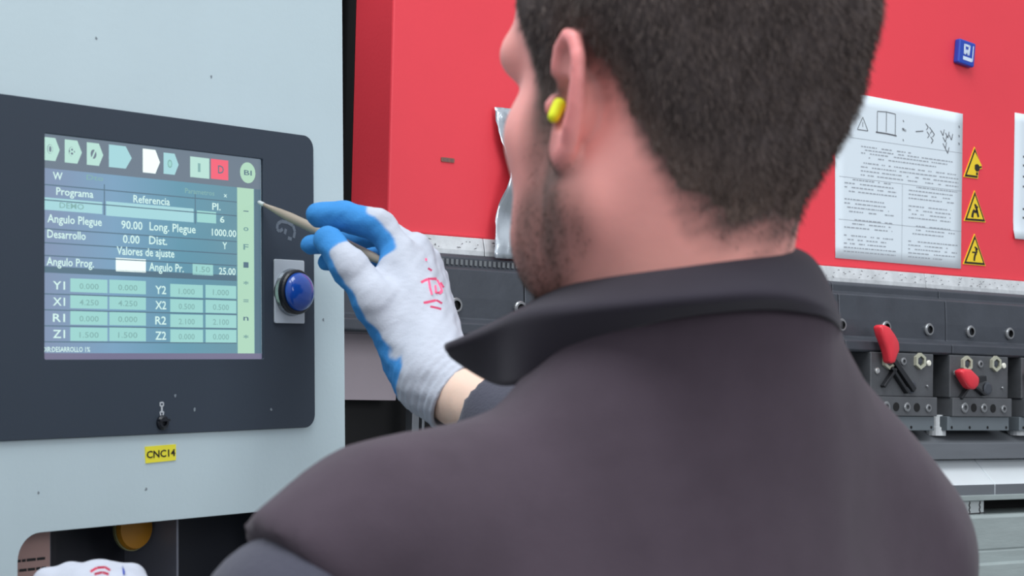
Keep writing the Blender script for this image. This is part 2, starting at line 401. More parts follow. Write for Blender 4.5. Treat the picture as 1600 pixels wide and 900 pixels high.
    for i, (aa, bb) in enumerate(arms):
        L = math.hypot(bb[0]-aa[0], bb[1]-aa[1]) or 1; wd = .0022 if i else .004; nx, nz = -(bb[1]-aa[1])/L*wd, (bb[0]-aa[0])/L*wd
        lv.prism([(aa[0]+nx, aa[1]+nz), (aa[0]-nx, aa[1]-nz), (bb[0]-nx, bb[1]-nz), (bb[0]+nx, bb[1]+nz)], -.052, -.044)
    lo = done(lv, 'lever', mat('lever_arm', (40, 42, 46), .45, .3), bevel=.0008)
    WM[lo.name] = WM[t.name]
    gp = MB().prism(g, -.066, -.050); gp.v = [tuple(np.array(p)-O) for p in gp.v]
    o = gp.build('grip', lev, lo, bevel=.004, label='red plastic grip'); o.data.shade_smooth()
clamp(1361, 'dark tool clamp nearest the worker, its red lever grip pointing steeply up', 'up')
clamp(1485, 'dark tool clamp under the yellow triangles, its red lever grip short and lying down', 'down')
clamp(1597, 'dark tool clamp cut off by the right edge of the photo', 'down')
# spacer bosses between clamps
for px in (1464, 1590):
    a, c = H(px, 660, .02)
    t = MB().lathe(0, 0, [(.012, .0), (.012, .0)], 4)
    m_ = MB(); n = 18
    for (r, z) in ((.0145, -.004), (.0145, .008), (.0115, .009), (.0115, .026)):
        for k in range(n): m_.v.append((a+r*math.cos(2*math.pi*k/n), -.018+r*math.sin(2*math.pi*k/n), H(px, 676, .02)[1]+z))
    for i in range(3):
        for k in range(n): m_.f.append((i*n+k, i*n+(k+1) % n, (i+1)*n+(k+1) % n, (i+1)*n+k)); m_.m.append(0)
    m_.f += [tuple(range(n)), tuple(3*n+k for k in range(n))]; m_.m += [0, 0]
    m_.build('rail_boss', alu, brake, smooth=False)

# notices, stickers, tape on the ram
def sheet(name, label, cat, corners, m, th=.0006, off=.0, lift=None, group=None):
    """corners tl,tr,br,bl in photo pixels on the ram face"""
    c = [H(*q) for q in corners]; cx = sum(p[0] for p in c)/4; cz = sum(p[1] for p in c)/4
    t = thing(name, label, cat, WM[brake.name] @ Vector((cx, -off, cz)), MF.axes(), group)
    n = 14; v = []; f = []
    for j in range(n+1):
        for i in range(n+1):
            s, r = i/n, j/n
            x = (c[0][0]*(1-s)+c[1][0]*s)*(1-r)+(c[3][0]*(1-s)+c[2][0]*s)*r; z = (c[0][1]*(1-s)+c[1][1]*s)*(1-r)+(c[3][1]*(1-s)+c[2][1]*s)*r
            v.append((x-cx, -.0008-(lift(s, r) if lift else 0), z-cz))
    for j in range(n):
        for i in range(n): a = j*(n+1)+i; f.append((a, a+n+1, a+n+2, a+1))
    me = pyd(v, f); o = link('sheet', me, m, t, smooth=True, local=True)
    md = o.modifiers.new('solid', 'SOLIDIFY'); md.thickness = th; md.offset = 0
    return t, c, (cx, cz)
paperm = mat('paper_white', (222, 232, 240), .6, var=.015, vscale=6)
ink = mat('print_grey', (160, 166, 174), .7); ink2 = mat('print_dark', (96, 98, 104), .7)
t, c, (cx, cz) = sheet('instruction_sheet', 'landscape sheet of two-column printed safety instructions stuck on the red ram', 'notice', ((1304, 140), (1503.5, 178), (1500.5, 420), (1304.5, 403)), paperm)
wS = c[1][0]-c[0][0]; x0 = c[3][0]; hS = c[1][1]-c[2][1]; zb_ = c[2][1]
b = MB(); ry = random.Random(8)
def loc(s, r): return x0+wS*s-cx, zb_+hS*r-cz
def tl(s0, s1, r, hgt=.0016, dens=.8):
    s = s0
    while s < s1:
        L = ry.uniform(.008, .03)
        if ry.random() < dens:
            a, z = loc(s, r); a2, _ = loc(min(s+L, s1), r); b.quad(a, a2, z-hgt/2, z+hgt/2, -.0014)
        s += L+.006
b.cur = 0
for r in (.60, .575, .55, .525, .70, .68, .66, .635): tl(.18 if r > .59 else .18, ry.uniform(.55, .93) if r > .6 else .95, r)
for col in ((.06, .47), (.55, .95)):
    for k in range(19):
        r = .49-k*.0245
        if k in (4, 9, 13): continue
        tl(col[0]+(.06 if k in (0, 10, 11) else 0), col[1]-ry.uniform(0, .1), r)
for a, r0 in ((.0, .745), (.0, .50), (.0, .24)):
    p0, p1 = loc(.02, r0), loc(.98, r0); b.quad(p0[0], p1[0], p0[1]-.0003, p0[1]+.0003, -.0013)
p0, p1 = loc(.5, .02), loc(.5, .5); b.quad(p0[0]-.0003, p0[0]+.0003, p0[1], p1[1], -.0013)
b.cur = 1
def ln(pts, wd=.0011): b.line([loc(*q) for q in pts], wd, -.0015)
ln([(.30, .80), (.30, .93), (.37, .935), (.37, .81)]); ln([(.37, .935), (.44, .93), (.44, .80)]); ln([(.29, .80), (.37, .80), (.45, .795)], .002)      # open book
ln([(.15, .80), (.19, .88), (.23, .80), (.15, .80)]); ln([(.19, .85), (.19, .82)])                                                            # warning triangle
for r in (.90, .85, .78): ln([(.50, r), (.505, r-.012)], .0016)
txt(b, 'No', *loc(.51, .84), height=.005, y=-.0015)
ln([(.60, .84), (.66, .85)], .0014)
for q in ((.68, .9), (.71, .88), (.69, .85), (.73, .86), (.72, .82)): ln([q, (q[0]+.02, q[1]-.02), (q[0]+.005, q[1]-.04)], .0013)
for q in ((.80, .87), (.82, .83), (.84, .86), (.87, .85), (.82, .79), (.84, .76)): ln([q, (q[0]+.02, q[1]-.03), (q[0]+.03, q[1]+.01)], .0013)
for r in (.92, .86, .81): ln([(.95, r), (.955, r-.015)], .0016)
b.build('print', [ink, ink2], t, label='grey printed text and pictograms')
# second notice, at right edge
lf = lambda s, r: .004*smooth01(np.array((r-.9)*10)).item()*(1-s*.5)
t, c, (cx, cz) = sheet('white_notice', 'white sheet with pink heading at the right edge of the photo on the red ram', 'notice', ((1585, 176), (1755, 205), (1752, 389), (1582, 373)), paperm, lift=lf)
wS = c[1][0]-c[0][0]; x0 = c[3][0]; hS = c[1][1]-c[2][1]; zb_ = c[2][1]
b = MB()
b.cur = 1
for k, r in enumerate((.66, .59, .50, .42, .24, .17)): tl(.08, .9, r, .003, .9)
b.cur = 0
a, z = loc(.16, .87); txt(b, 'ATENCION', *loc(.5, .87), height=.014, width=wS*.75, y=-.0014, bold=.02)
b.build('print', [mat('pink_ink', (232, 60, 110), .6), ink2], t, label='pink heading and grey text lines', kind='stuff')
# warning triangles
yel = mat('sticker_yellow', (243, 208, 40), .45); blk = mat('sticker_black', (34, 28, 22), .5)
def tri(apex, bl_, br_, label, fig, torn=False):
    A_, B_, D_ = H(*apex), H(*bl_), H(*br_); 
    if torn: D_full = (B_[0]+(A_[0]-B_[0])*2, B_[1])
    else: D_full = D_
    cx, cz = A_[0], (A_[1]+B_[1])/2
    t = thing('warning_sticker', label, 'sticker', WM[brake.name] @ Vector((cx, 0, cz)), MF.axes(), 'yellow warning triangles on the ram')
    def sh(k, cut=0):
        g = ((A_[0]+B_[0]+D_full[0])/3, (A_[1]+B_[1]+D_full[1])/3)
        p = [(g[0]+(q[0]-g[0])*k-cx, g[1]+(q[1]-g[1])*k-cz) for q in (B_, D_full, A_)]
        if torn:
            lim = D_[0]-cx-(.0015 if k < 1 else 0); 
            a, d, ap = p; zc = d[1]+(ap[1]-d[1])*((d[0]-lim-.004)/(d[0]-ap[0])) if d[0] > lim+.004 else d[1]
            p = [a, (lim-.006, a[1]), (lim-.004, a[1]+.014), (lim+.003, a[1]+.016), (lim+.004, max(zc, a[1]+.016)), ap]
        return p
    MB().prism(sh(1.0), -.0012, 0).build('backing', yel, t)
    MB().prism(sh(.93), -.0016, -.0012).build('border', blk, t)
    MB().prism(sh(.74), -.0020, -.0016).build('field', yel, t)
    m_ = MB(); hh = A_[1]-B_[1]; ww = D_full[0]-B_[0]
    def L(pts, wd): m_.line([(x*ww, z*hh) for x, z in pts], wd*hh, -.0022)
    if fig == 0:
        m_.lathe(.10*ww, -.16*hh, [(.12*hh, -.0021), (.12*hh, -.0024)], 16); L([(.0, -.08), (.12, -.18)], .08); L([(.05, -.36), (.14, -.34)], .09)
    elif fig == 1:
        L([(-.13, -.37), (-.10, -.22), (-.02, -.12)], .10); L([(.0, .0), (.06, -.05), (.16, -.34)], .09); L([(.02, -.13), (.10, -.2)], .09); L([(-.03, .05), (.07, .0)], .07); L([(.12, .0), (.0, -.22)], .06)
    else:
        L([(-.04, -.37), (-.01, -.2), (.05, -.12)], .09); L([(.08, .06), (.03, -.05), (.1, -.1)], .08); L([(-.02, .08), (.12, -.01)], .06); L([(-.13, -.1), (.02, -.1)], .05)
    m_.build('pictogram', blk, t)
    return t
tri((1522, 229.5), (1505, 276.5), (1531, 278), 'topmost yellow warning triangle, its right side cut away', 0, True)
tri((1522, 297.5), (1505.5, 345), (1539, 347.5), 'middle yellow warning triangle beside the instruction sheet', 1)
tri((1522, 365.5), (1504, 412.5), (1539, 415.5), 'lowest yellow warning triangle just above the aluminium strip', 2)
# blue badge
bx_, bz_ = H(1503, 84)
ca, sa = math.cos(math.radians(-6)), math.sin(math.radians(-6))
t = thing('blue_badge', 'small blue square badge with a white logo high on the red ram', 'badge', WM[brake.name] @ Vector((bx_, 0, bz_)), tuple(np.array(q) for q in ((MA*ca+np.array([0, 0, 1])*sa), MN, (-MA*sa+np.array([0, 0, 1])*ca))))
MB().prism(rrect(-.0185, .0185, -.0185, .0185, .003), -.010, 0).build('block', mat('badge_blue', (30, 70, 178), .35), t, bevel=.002)
m_ = MB(); m_.quad(-.009, .011, -.012, -.0065, -.0104); m_.line([(-.007, .012), (-.006, -.003), (-.001, .004), (.003, -.003), (.004, .012)], .004, -.0104); m_.quad(-.0075, .0045, .009, .0125, -.0104); m_.quad(.0115, .0135, -.011, .013, -.0104)
m_.build('logo', mat('logo_white', (214, 228, 246), .4), t)
# small rating mark at left
mx_, mz_ = H(699, 250)
t = thing('rating_plate', 'tiny grey metal rating tag on the left part of the red ram', 'label', WM[brake.name] @ Vector((mx_, 0, mz_)), MF.axes())
MB().prism(rrect(-.0095, .0095, -.0026, .0026, .0012), -.0012, 0).build('tag', mat('tag_metal', (150, 108, 96), .35, .5), t)
m_ = MB(); txt(m_, 'CE 0', 0, 0, height=.0032, width=.014, y=-.0014); m_.build('print', ink2, t, kind='stuff')
# silver tape: crumpled strip hanging over the ledge
prof = [(768, 168), (769, 190), (771, 215), (779, 240), (784, 258), (778, 280), (772, 305), (766, 330), (762, 355), (759, 378), (755, 404)]
v = []; nn = 16; pts = [H(*q) for q in prof]; xr_ = H(838, 300)[0]
rr = random.Random(11); cxt, czt = pts[5]
yy = [.001, .002, .005, .013, .020, .018, .012, .010, .012, .016, .018]
for j in range(len(prof)*3-2):
    k = min(j/3, len(prof)-1); a = int(k); fr = k-a; a2 = min(a+1, len(prof)-1)
    xl_ = pts[a][0]*(1-fr)+pts[a2][0]*fr; z = pts[a][1]*(1-fr)+pts[a2][1]*fr; yo = yy[a]*(1-fr)+yy[a2]*fr
    for i in range(nn+1):
        s = i/nn; x = xl_+(xr_-xl_)*s
        v.append((x-cxt, -(yo*(1-.6*s)+.0028*math.sin(j*.45+s*2.2)+.0018*math.sin(s*4.5-j*.7)+rr.uniform(0, .0026)+.004), z-czt))
R_ = len(prof)*3-2
f = [(j*(nn+1)+i, (j+1)*(nn+1)+i, (j+1)*(nn+1)+i+1, j*(nn+1)+i+1) for j in range(R_-1) for i in range(nn)]
t = thing('silver_tape', 'crumpled silver tape hanging down the red ram beside the face', 'tape', WM[brake.name] @ Vector((cxt, 0, czt)), MF.axes())
o = link('strip', pyd(v, f), mat('silver_foil', (196, 204, 212), .28, .75, bump=.3, bscale=60, var=.08), t, smooth=True, local=True)
md = o.modifiers.new('solid', 'SOLIDIFY'); md.thickness = .0006

# ------------------------------------------------------------------ control cabinet
yaw, tilt, rol = math.radians(52.087), math.radians(1.253), math.radians(1.394)
a0 = np.array([math.cos(yaw), math.sin(yaw), 0]); n0 = np.array([math.sin(yaw), -math.cos(yaw), 0]); up = np.array([0, 0, 1.])
up2 = up*math.cos(tilt)-n0*math.sin(tilt)
aC = a0*math.cos(rol)+up2*math.sin(rol); uC = -a0*math.sin(rol)+up2*math.cos(rol)
KF = Frame(np.array([-.30575, 1.54472, .10397])+CP, aC, uC); K = KF.hit
cabp = mat('pale_blue_grey_paint', (194, 211, 217), .5, bump=.04, bscale=200, var=.035, vscale=5)
bez = mat('charcoal_bezel', (56, 65, 77), .6, bump=.03, bscale=300, var=.03, vscale=4, spec=.3)
xR = K(536.5, 340)[0]; xbR = K(487, 440)[0]; zbT = K(440, 211)[1]; zbB = K(440, 667)[1]
# best fit of the bezel's top and bottom edges over the frame width
zbT = (K(60, 154)[1]+K(420, 208)[1])/2; zbB = (K(60, 687)[1]+K(420, 668)[1])/2
zoT = (K(100, 829)[1]+K(360, 802)[1])/2; xoL = K(27, 895)[0]
xL = xR-.66; zTop = .62; zBot = -1.45-.08
cab = thing('control_cabinet', 'pale blue-grey machine control cabinet with a charcoal screen bezel', 'cabinet', KF.o, KF.axes())
hole = rrect(xoL, xR-.05, zoT-.42, zoT, .022)
scrW, scrH = .246, .18486
me = curve_mesh([[(xL, zBot), (xR, zBot), (xR, zTop), (xL, zTop)], hole[::-1], rrect(-.1228, .1228, -.0922, .0922, .002)[::-1]], .0015, .0005); me.transform(Matrix.Translation((0, .002, 0)))
link('front_plate', me, cabp, cab, local=True)
# body behind the plate: sides, top, back, bottom and the compartment
for nm, bxx in (('side_panel', (xL, xL+.003, .004, .30, zBot, zTop)), ('side_panel', (xR-.003, xR, .004, .30, zBot, zTop)), ('top_panel', (xL, xR, .004, .30, zTop-.003, zTop)), ('back_panel', (xL, xR, .297, .30, zBot, zTop))):
    MB().box(*bxx).build(nm, cabp, cab)
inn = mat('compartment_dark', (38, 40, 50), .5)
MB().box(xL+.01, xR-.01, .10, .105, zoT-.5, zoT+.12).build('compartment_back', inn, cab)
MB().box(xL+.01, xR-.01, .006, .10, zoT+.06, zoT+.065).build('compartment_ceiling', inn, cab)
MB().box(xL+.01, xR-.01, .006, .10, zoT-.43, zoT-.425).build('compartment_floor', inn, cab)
xb1, _ = K(485, 750, -.05)
MB().box(K(128, 850)[0], K(160, 850)[0], .060, .10, zoT-.42, zoT+.05).build('inner_rib', mat('rib_dark', (30, 31, 40), .6), cab)
MB().box(K(136, 850)[0]-.0015, K(136, 850)[0]+.002, .05, .06, zoT-.42, zoT+.05).build('clear_edge', mat('rib_edge', (120, 122, 134), .35), cab)
MB().box(K(313, 850)[0]-.001, K(313, 850)[0]+.0015, .03, .10, zoT-.42, zoT+.05).build('clear_edge', mat('rib_edge', (120, 122, 134), .35), cab)
MB().box(K(75, 850)[0], K(160, 850)[0], .068, .1, zoT-.03, zoT-.0).build('maroon_strip', mat('maroon', (96, 22, 48), .6), cab)
# bezel plate with screen opening
xbL = xL+.03
bo = rrect(xbL, xbR, zbB, zbT, .012, corners=(1, 1, 1, 1))
ho = rrect(-scrW/2, scrW/2, -scrH/2, scrH/2, .002)
me = curve_mesh([bo, ho[::-1]], .001, .0006); me.transform(Matrix.Translation((0, -.0014, 0)))
link('bezel', me, bez, cab, local=True)
# screen: backlit picture
def em(n, rgb, e=1.12): return mat('screen_'+n, rgb, .25, emit=e)
base = em('base', (104, 140, 162)); t_ = base.node_tree; bs = t_.nodes['Principled BSDF']
tcn = t_.nodes.new('ShaderNodeTexCoord'); sx = t_.nodes.new('ShaderNodeSeparateXYZ'); t_.links.new(tcn.outputs['Object'], sx.inputs[0])
mr = t_.nodes.new('ShaderNodeMapRange'); mr.inputs[1].default_value = -.123; mr.inputs[2].default_value = .123; t_.links.new(sx.outputs[0], mr.inputs[0])
cr = t_.nodes.new('ShaderNodeValToRGB'); e = cr.color_ramp; e.elements[0].color = (*lin((124, 140, 168)), 1); e.elements[1].color = (*lin((100, 138, 150)), 1)
for ps, cc in ((.3, (118, 154, 182)), (.6, (96, 144, 164))): q = e.elements.new(ps); q.color = (*lin(cc), 1)
t_.links.new(mr.outputs[0], cr.inputs[0]); t_.links.new(cr.outputs[0], bs.inputs['Emission Color'])
SM = [base, em('head', (104, 118, 132)), em('bar', (158, 204, 210)), em('cell', (150, 202, 198)), em('white', (236, 252, 248)), em('pale', (176, 214, 204)), em('text', (204, 234, 228)), em('red', (232, 96, 116)), em('dim', (104, 142, 144)), em('dark', (84, 110, 126)), em('foot', (112, 110, 136)), em('greytext', (124, 166, 164)), em('mint', (168, 206, 182))]
BASE, HEAD, BAR, CELL, WHITE, PALE, TEXT, RED, DIM, DARK, FOOT, GT, MINT = range(13)
so = MB(); so.box(-scrW/2-.002, scrW/2+.002, .0004, .0014, -scrH/2-.002, scrH/2+.002); so.build('screen_glass', mat('screen_surround', (86, 98, 110), .2), cab)
b = MB()
b.cur = BASE; b.quad(-scrW/2, scrW/2, -scrH/2, scrH/2, .0003)
def q2(px, py): return K(px, py, 0)
def rc(c, px0, px1, py0, py1, y=.0001, refx=None):
    """rectangle spanning photo columns px0..px1; rows measured at column refx"""
    rx = refx if refx is not None else (px0+px1)/2
    x0, x1 = K(px0, 400)[0], K(px1, 400)[0]; z1, z0 = K(rx, py0)[1], K(rx, py1)[1]
    b.cur = c; b.quad(max(x0, -scrW/2+.0002), min(x1, scrW/2-.0002), z0, z1, y)
def tx(c, s, px, py, wpx, hpx=11, y=-.0002, bold=.012):
    x, z = K(px, py); x0, x1 = K(px-wpx/2, py)[0], K(px+wpx/2, py)[0]; hh = (K(px, py-hpx/2)[1]-K(px, py+hpx/2)[1])
    b.cur = c; txt(b, s, x, z, width=x1-x0, height=hh, y=y, bold=bold)
rc(HEAD, 66, 408, 208, 262, refx=66); b.cur = HEAD
rc(DARK, 398, 409, 250, 560, refx=409, y=.0002)
rc(FOOT, 66, 409, 552, 566, refx=240, y=.0000)
def icon(px, py, w_, h_, c, inner=None, arrow=True):
    x, z = K(px, py); x0, x1 = K(px-w_/2, py)[0], K(px+w_/2, py)[0]; hz = (K(px, py-h_/2)[1]-K(px, py+h_/2)[1])/2
    p = [(x0, z-hz), (x1-(x1-x0)*.18 if arrow else x1, z-hz), (x1+(x1-x0)*.12 if arrow else x1, z), (x1-(x1-x0)*.18 if arrow else x1, z+hz), (x0, z+hz)]
    b.cur = c; b.add([(a, -.0001, d) for a, d in p], [tuple(range(5))])
    if inner is not None:
        b.cur = inner[0]; n = 12; b.add([(x-(x1-x0)*.05+(x1-x0)*.2*math.cos(2*math.pi*k/n), -.0003, z+hz*.42*math.sin(2*math.pi*k/n)) for k in range(n)], [tuple(range(n))])
        if len(inner) > 1: tx(inner[1], inner[2], px-1, py, w_*.35, h_*.4, y=-.0004)
icon(79, 233, 23, 36, PALE, (HEAD, PALE, '0')); icon(113, 237, 24, 36, PALE, (HEAD, PALE, '8')); icon(147, 241, 23, 35, PALE, (HEAD, PALE, '/'))
icon(186, 245, 32, 35, BAR); icon(235, 252, 24, 37, WHITE); icon(266, 256, 21, 33, BAR, (CELL, GT, 'O')); icon(312, 262, 30, 32, PALE, None, False); tx(GT, '1', 311, 262, 4, 14); icon(343, 265, 27, 31, RED, None, False); tx(DARK, 'D', 345, 265, 9, 13)
x, z = K(387, 270); n = 20; b.cur = MINT; rx_ = (K(399, 270)[0]-K(375, 270)[0])/2; rz_ = rx_*1.0
b.add([(x+rx_*math.cos(2*math.pi*k/n), -.0001, z+rz_*math.sin(2*math.pi*k/n)) for k in range(n)], [tuple(range(n))]); tx(DARK, 'BI', 387, 270, 12, 8, y=-.0003)
b.cur = DIM
def hl(px0, py0, px1, py1, c=DARK, wd=.0009):
    p0, p1 = K(px0, py0), K(px1, py1); b.cur = c; b.line([p0, (p1[0], p0[1])], wd, -.00005)
tx(TEXT, 'W', 90, 275, 15, 12); rc(BAR, 120, 210, 270, 282, y=.00015) if False else None
tx(GT, 'Dto', 148, 278, 26, 8); tx(GT, 'Parametros', 312, 300, 46, 8, bold=.01); tx(TEXT, 'x', 352, 306, 5, 7)
hl(68, 288, 370, 300); hl(68, 312, 370, 330)
for x_ in ((163, 288, 336), (305, 300, 350)):
    a, z1 = K(x_[0], x_[1]); _, z0 = K(x_[0], x_[2]); b.cur = DARK; b.quad(a-.0005, a+.0005, z0, z1, -.00004)
tx(TEXT, 'Programa', 117, 303, 58, 12); tx(TEXT, 'Referencia', 237, 313, 57, 12); tx(TEXT, 'Pl.', 338, 323, 13, 11)
rc(BAR, 69, 160, 312, 331, refx=115); rc(BAR, 166, 303, 320, 342, refx=232); rc(CELL, 308, 338, 330, 348, refx=322); tx(GT, 'DEMO', 112, 322, 38, 9, bold=.01); tx(TEXT, '6', 347, 343, 7, 10)
tx(TEXT, 'Angulo Plegue', 117, 346, 85, 13); tx(TEXT, '90.00', 206, 352, 33, 13); tx(TEXT, 'Long. Plegue', 270, 358, 72, 13); tx(TEXT, '1000.00', 350, 364, 38, 11)
hl(68, 357, 370, 370); tx(TEXT, 'Desarrollo', 104, 367, 60, 13); tx(TEXT, '0.00', 205, 374, 26, 13); tx(TEXT, 'Dist.', 247, 376, 28, 13); tx(TEXT, 'Y', 351, 384, 7, 11)
hl(68, 379, 370, 390); tx(TEXT, 'Valores de ajuste', 228, 396, 90, 13); hl(68, 399, 370, 408)
tx(TEXT, 'Angulo Prog.', 110, 412, 74, 13); rc(WHITE, 181, 228, 404, 425); tx(TEXT, 'Angulo Pr.', 260, 420, 54, 13); rc(CELL, 301, 333, 413, 430); tx(GT, '1.50', 317, 421, 22, 9); tx(TEXT, '25.00', 355, 424, 26, 11)
rc(DARK, 68, 370, 427, 436, y=.0001, refx=300)
for k in range(4):
    yl = 446+k*25.3; yr = 453+k*23.8
    tx(TEXT, 'YXRZ'[k]+'1', 92, yl, 19, 13); tx(TEXT, 'YXRZ'[k]+'2', 251, yr, 17, 13)
    for (p0, p1, yc, h_) in ((110, 168, yl+.5, 21), (171, 228, yl+2.5-.6*k, 21), (266, 317, yr+1.5-.3*k, 20), (321, 369, yr+3-.7*k, 20)):
        rc(CELL, p0, p1, yc-h_/2, yc+h_/2); tx(GT, ('0.000', '4.250', '0.000', '1.500')[k] if p0 < 200 else ('1.000', '0.500', '2.100', '0.000')[k], (p0+p1)/2, yc+1, 30 if p0 < 200 else 25, 9, bold=.008)
    hl(68, 459+k*25, 370, 459+k*25)
rc(MINT, 371, 397, 294, 554, refx=384); 
for k, s in enumerate(('-', 'o', 'F', '1', '*', '=', 'n', '*')): tx(DIM if k % 3 else DARK, s, 384, 330+k*28, 8, 9, y=-.0003)
tx(TEXT, 'DIR:DESARROLLO 1%', 104, 546, 74, 8)
b.build('screen_picture', SM, cab, label='backlit screen picture with icon row, text and number table', flat=True)
# push button
pbx, pbz = K(454, 452, .01); 
btn = thing('push_button', 'round glossy blue push button in a black collar on a square white plate', 'button', WM[cab.name] @ Vector((K(449, 457)[0], -.0033, K(449, 457)[1])), KF.axes())
lx0, lz0 = K(423, 405); lx1, lz1 = K(470, 506); cxb, czb = K(449, 457)
MB().prism(rrect(lx0-cxb, lx1-cxb, lz1-czb, lz0-czb, .0015, 3), -.002, 0).build('legend_plate', mat('legend_white', (196, 204, 212), .35, .2), btn, bevel=.0005)
rB = (lx1-lx0)*.56
MB().lathe(0, 0, [(rB*1.0, -.001), (rB*1.02, -.003), (rB*.98, -.006), (rB*.80, -.0065)], 40).build('collar', mat('chrome_collar', (150, 156, 162), .2, .9), btn, smooth=False)
MB().lathe(0, 0, [(rB*.95, -.006), (rB*.96, -.010), (rB*.9, -.0115), (rB*.75, -.0115)], 40).build('guard_ring', mat('black_plastic', (22, 26, 34), .35), btn)
o = MB().lathe(0, 0, [(rB*.82, -.010), (rB*.82, -.013), (rB*.77, -.0155), (rB*.55, -.0185), (rB*.28, -.020), (.0002, -.0205)], 40).build('cap', mat('blue_cap', (22, 76, 172), .18, coat=.6), btn); o.data.shade_smooth()
# grey hand/arrow symbol above the button
b = MB()
for pts in ([(430, 350), (436, 346), (446, 348), (454, 353), (457, 362), (455, 372)], [(430, 350), (429, 358), (433, 362), (438, 358)], [(443, 358), (441, 366)], [(446, 372), (452, 374)]):
    b.line([K(*q) for q in pts], .0032, -.0032)
b.build('printed_symbol', mat('symbol_grey', (98, 108, 120), .5), cab, label='faded grey hooked arrow symbol')
# key switch at the bottom of the bezel
kx, kz = K(249, 660)
t = thing('small_port', 'tiny black socket below the screen under a white symbol', 'socket', WM[cab.name] @ Vector((kx, -.0032, kz)), KF.axes())
MB().lathe(0, 0, [(.0062, 0), (.0062, -.002), (.0045, -.0035), (.003, -.0035), (.0028, -.001)], 20).build('rim', mat('black_plastic', (22, 26, 34), .35), t)
MB().prism(rrect(-.006, .006, .001, .003, .0008, 3), -.0045, -.0005).build('flap', mat('black_plastic', (22, 26, 34), .35), t)
b = MB(); x, z = K(249, 638)
b.line([(x-.0018, z+.005), (x+.0018, z+.005), (x+.0018, z+.002), (x-.0018, z+.002), (x-.0018, z+.005)], .0012, -.0032); b.line([(x, z+.002), (x, z-.003)], .0018, -.0032); b.line([(x-.002, z-.003), (x+.002, z-.003), (x+.001, z-.007), (x-.001, z-.007), (x-.002, z-.003)], .0014, -.0032)
b.build('printed_symbol', mat('symbol_white', (196, 200, 206), .5), cab, label='small white printed symbol')
# yellow label
c4 = [K(*q) for q in ((226, 698), (274, 694), (274, 719), (227, 724))]; cxl = sum(q[0] for q in c4)/4; czl = sum(q[1] for q in c4)/4
t = thing('yellow_label', 'small yellow label with black characters below the bezel', 'label', WM[cab.name] @ Vector((cxl, 0, czl)), KF.axes())
MB().prism([(q[0]-cxl, q[1]-czl) for q in c4[::-1]], -.0008, 0).build('tape', mat('label_yellow', (244, 232, 60), .4), t)
b = MB(); txt(b, 'CNC14', 0, 0, width=.032, height=.0062, y=-.0011, bold=.02, rot=.02); b.build('lettering', blk, t)
# scuffs
b = MB(); rr = random.Random(5)
for px, py in ((228, 765), (420, 640), (300, 640), (60, 770), (150, 60), (330, 120), (505, 500), (270, 618)):
    x, z = K(px, py); b.add([(x+rr.uniform(.0008, .002)*math.cos(k*.9), -.00012-(.0032 if 150 < py < 670 and px < 480 else 0), z+rr.uniform(.0008, .002)*math.sin(k*.9)) for k in range(7)], [tuple(range(7))])
b.build('scuff', mat('scuff_grey', (128, 138, 146), .6), cab, kind='stuff')
# things in the compartment
x0, z0 = K(24, 832, -.03); x1, z1 = K(78, 832, -.03)
t = thing('paper_notice', 'pinkish sheet with lines of black print in the opening below the panel', 'notice', WM[cab.name] @ Vector(((x0+x1)/2, .03, zoT-.06)), KF.axes())
hw = (x1-x0)/2
MB().prism(rrect(-hw-.03, hw, -.10, .07, .002), .0, .001).build('sheet', mat('pink_paper', (186, 152, 146), .7), t)
b = MB(); rr = random.Random(2)
for k in range(14):
    z = .035-k*.0078; s = -hw-.02
    while s < hw-.006:
        L = rr.uniform(.003, .010); b.quad(s, min(s+L, hw-.004), z-.0011, z+.0011, -.0004); s += L+.0012
b.build('print', mat('black_ink', (24, 24, 28), .6), t)
x, z = K(209, 832, -.06)
t = thing('yellow_disc', 'round amber disc hanging in the shade of the opening', 'disc', WM[cab.name] @ Vector((x, .06, z+.004)), KF.axes())
MB().lathe(0, 0, [(.018, .004), (.0195, 0), (.018, -.004), (.006, -.005)], 28).build('disc_face', mat('amber', (176, 120, 20), .5), t)
MB().lathe(0, 0, [(.0205, .001), (.0205, .004), (.019, .0045)], 28).build('disc_rim', mat('amber_rim', (130, 130, 90), .4), t)

# ------------------------------------------------------------------ person
fleece = mat('aubergine_fleece', (72, 62, 71), .95, bump=.12, bscale=900, var=.09, vscale=28, sheen=.12, spec=.1)
collm = mat('dark_collar_fleece', (56, 52, 61), .9, bump=.1, bscale=900, var=.05, vscale=30, sheen=.12, spec=.1)
knit = mat('grey_sweatshirt', (68, 68, 80), .9, bump=.2, bscale=500, var=.06, vscale=40, sheen=.2, spec=.1)
skinm = mat('skin', (205, 150, 140), .5, attr='col', sss=.12, bump=.05, bscale=300, var=.03, vscale=40)
gl = mat('glove', (225, 225, 232), .85, attr='col', bump=.12, bscale=600, var=.03, vscale=60)

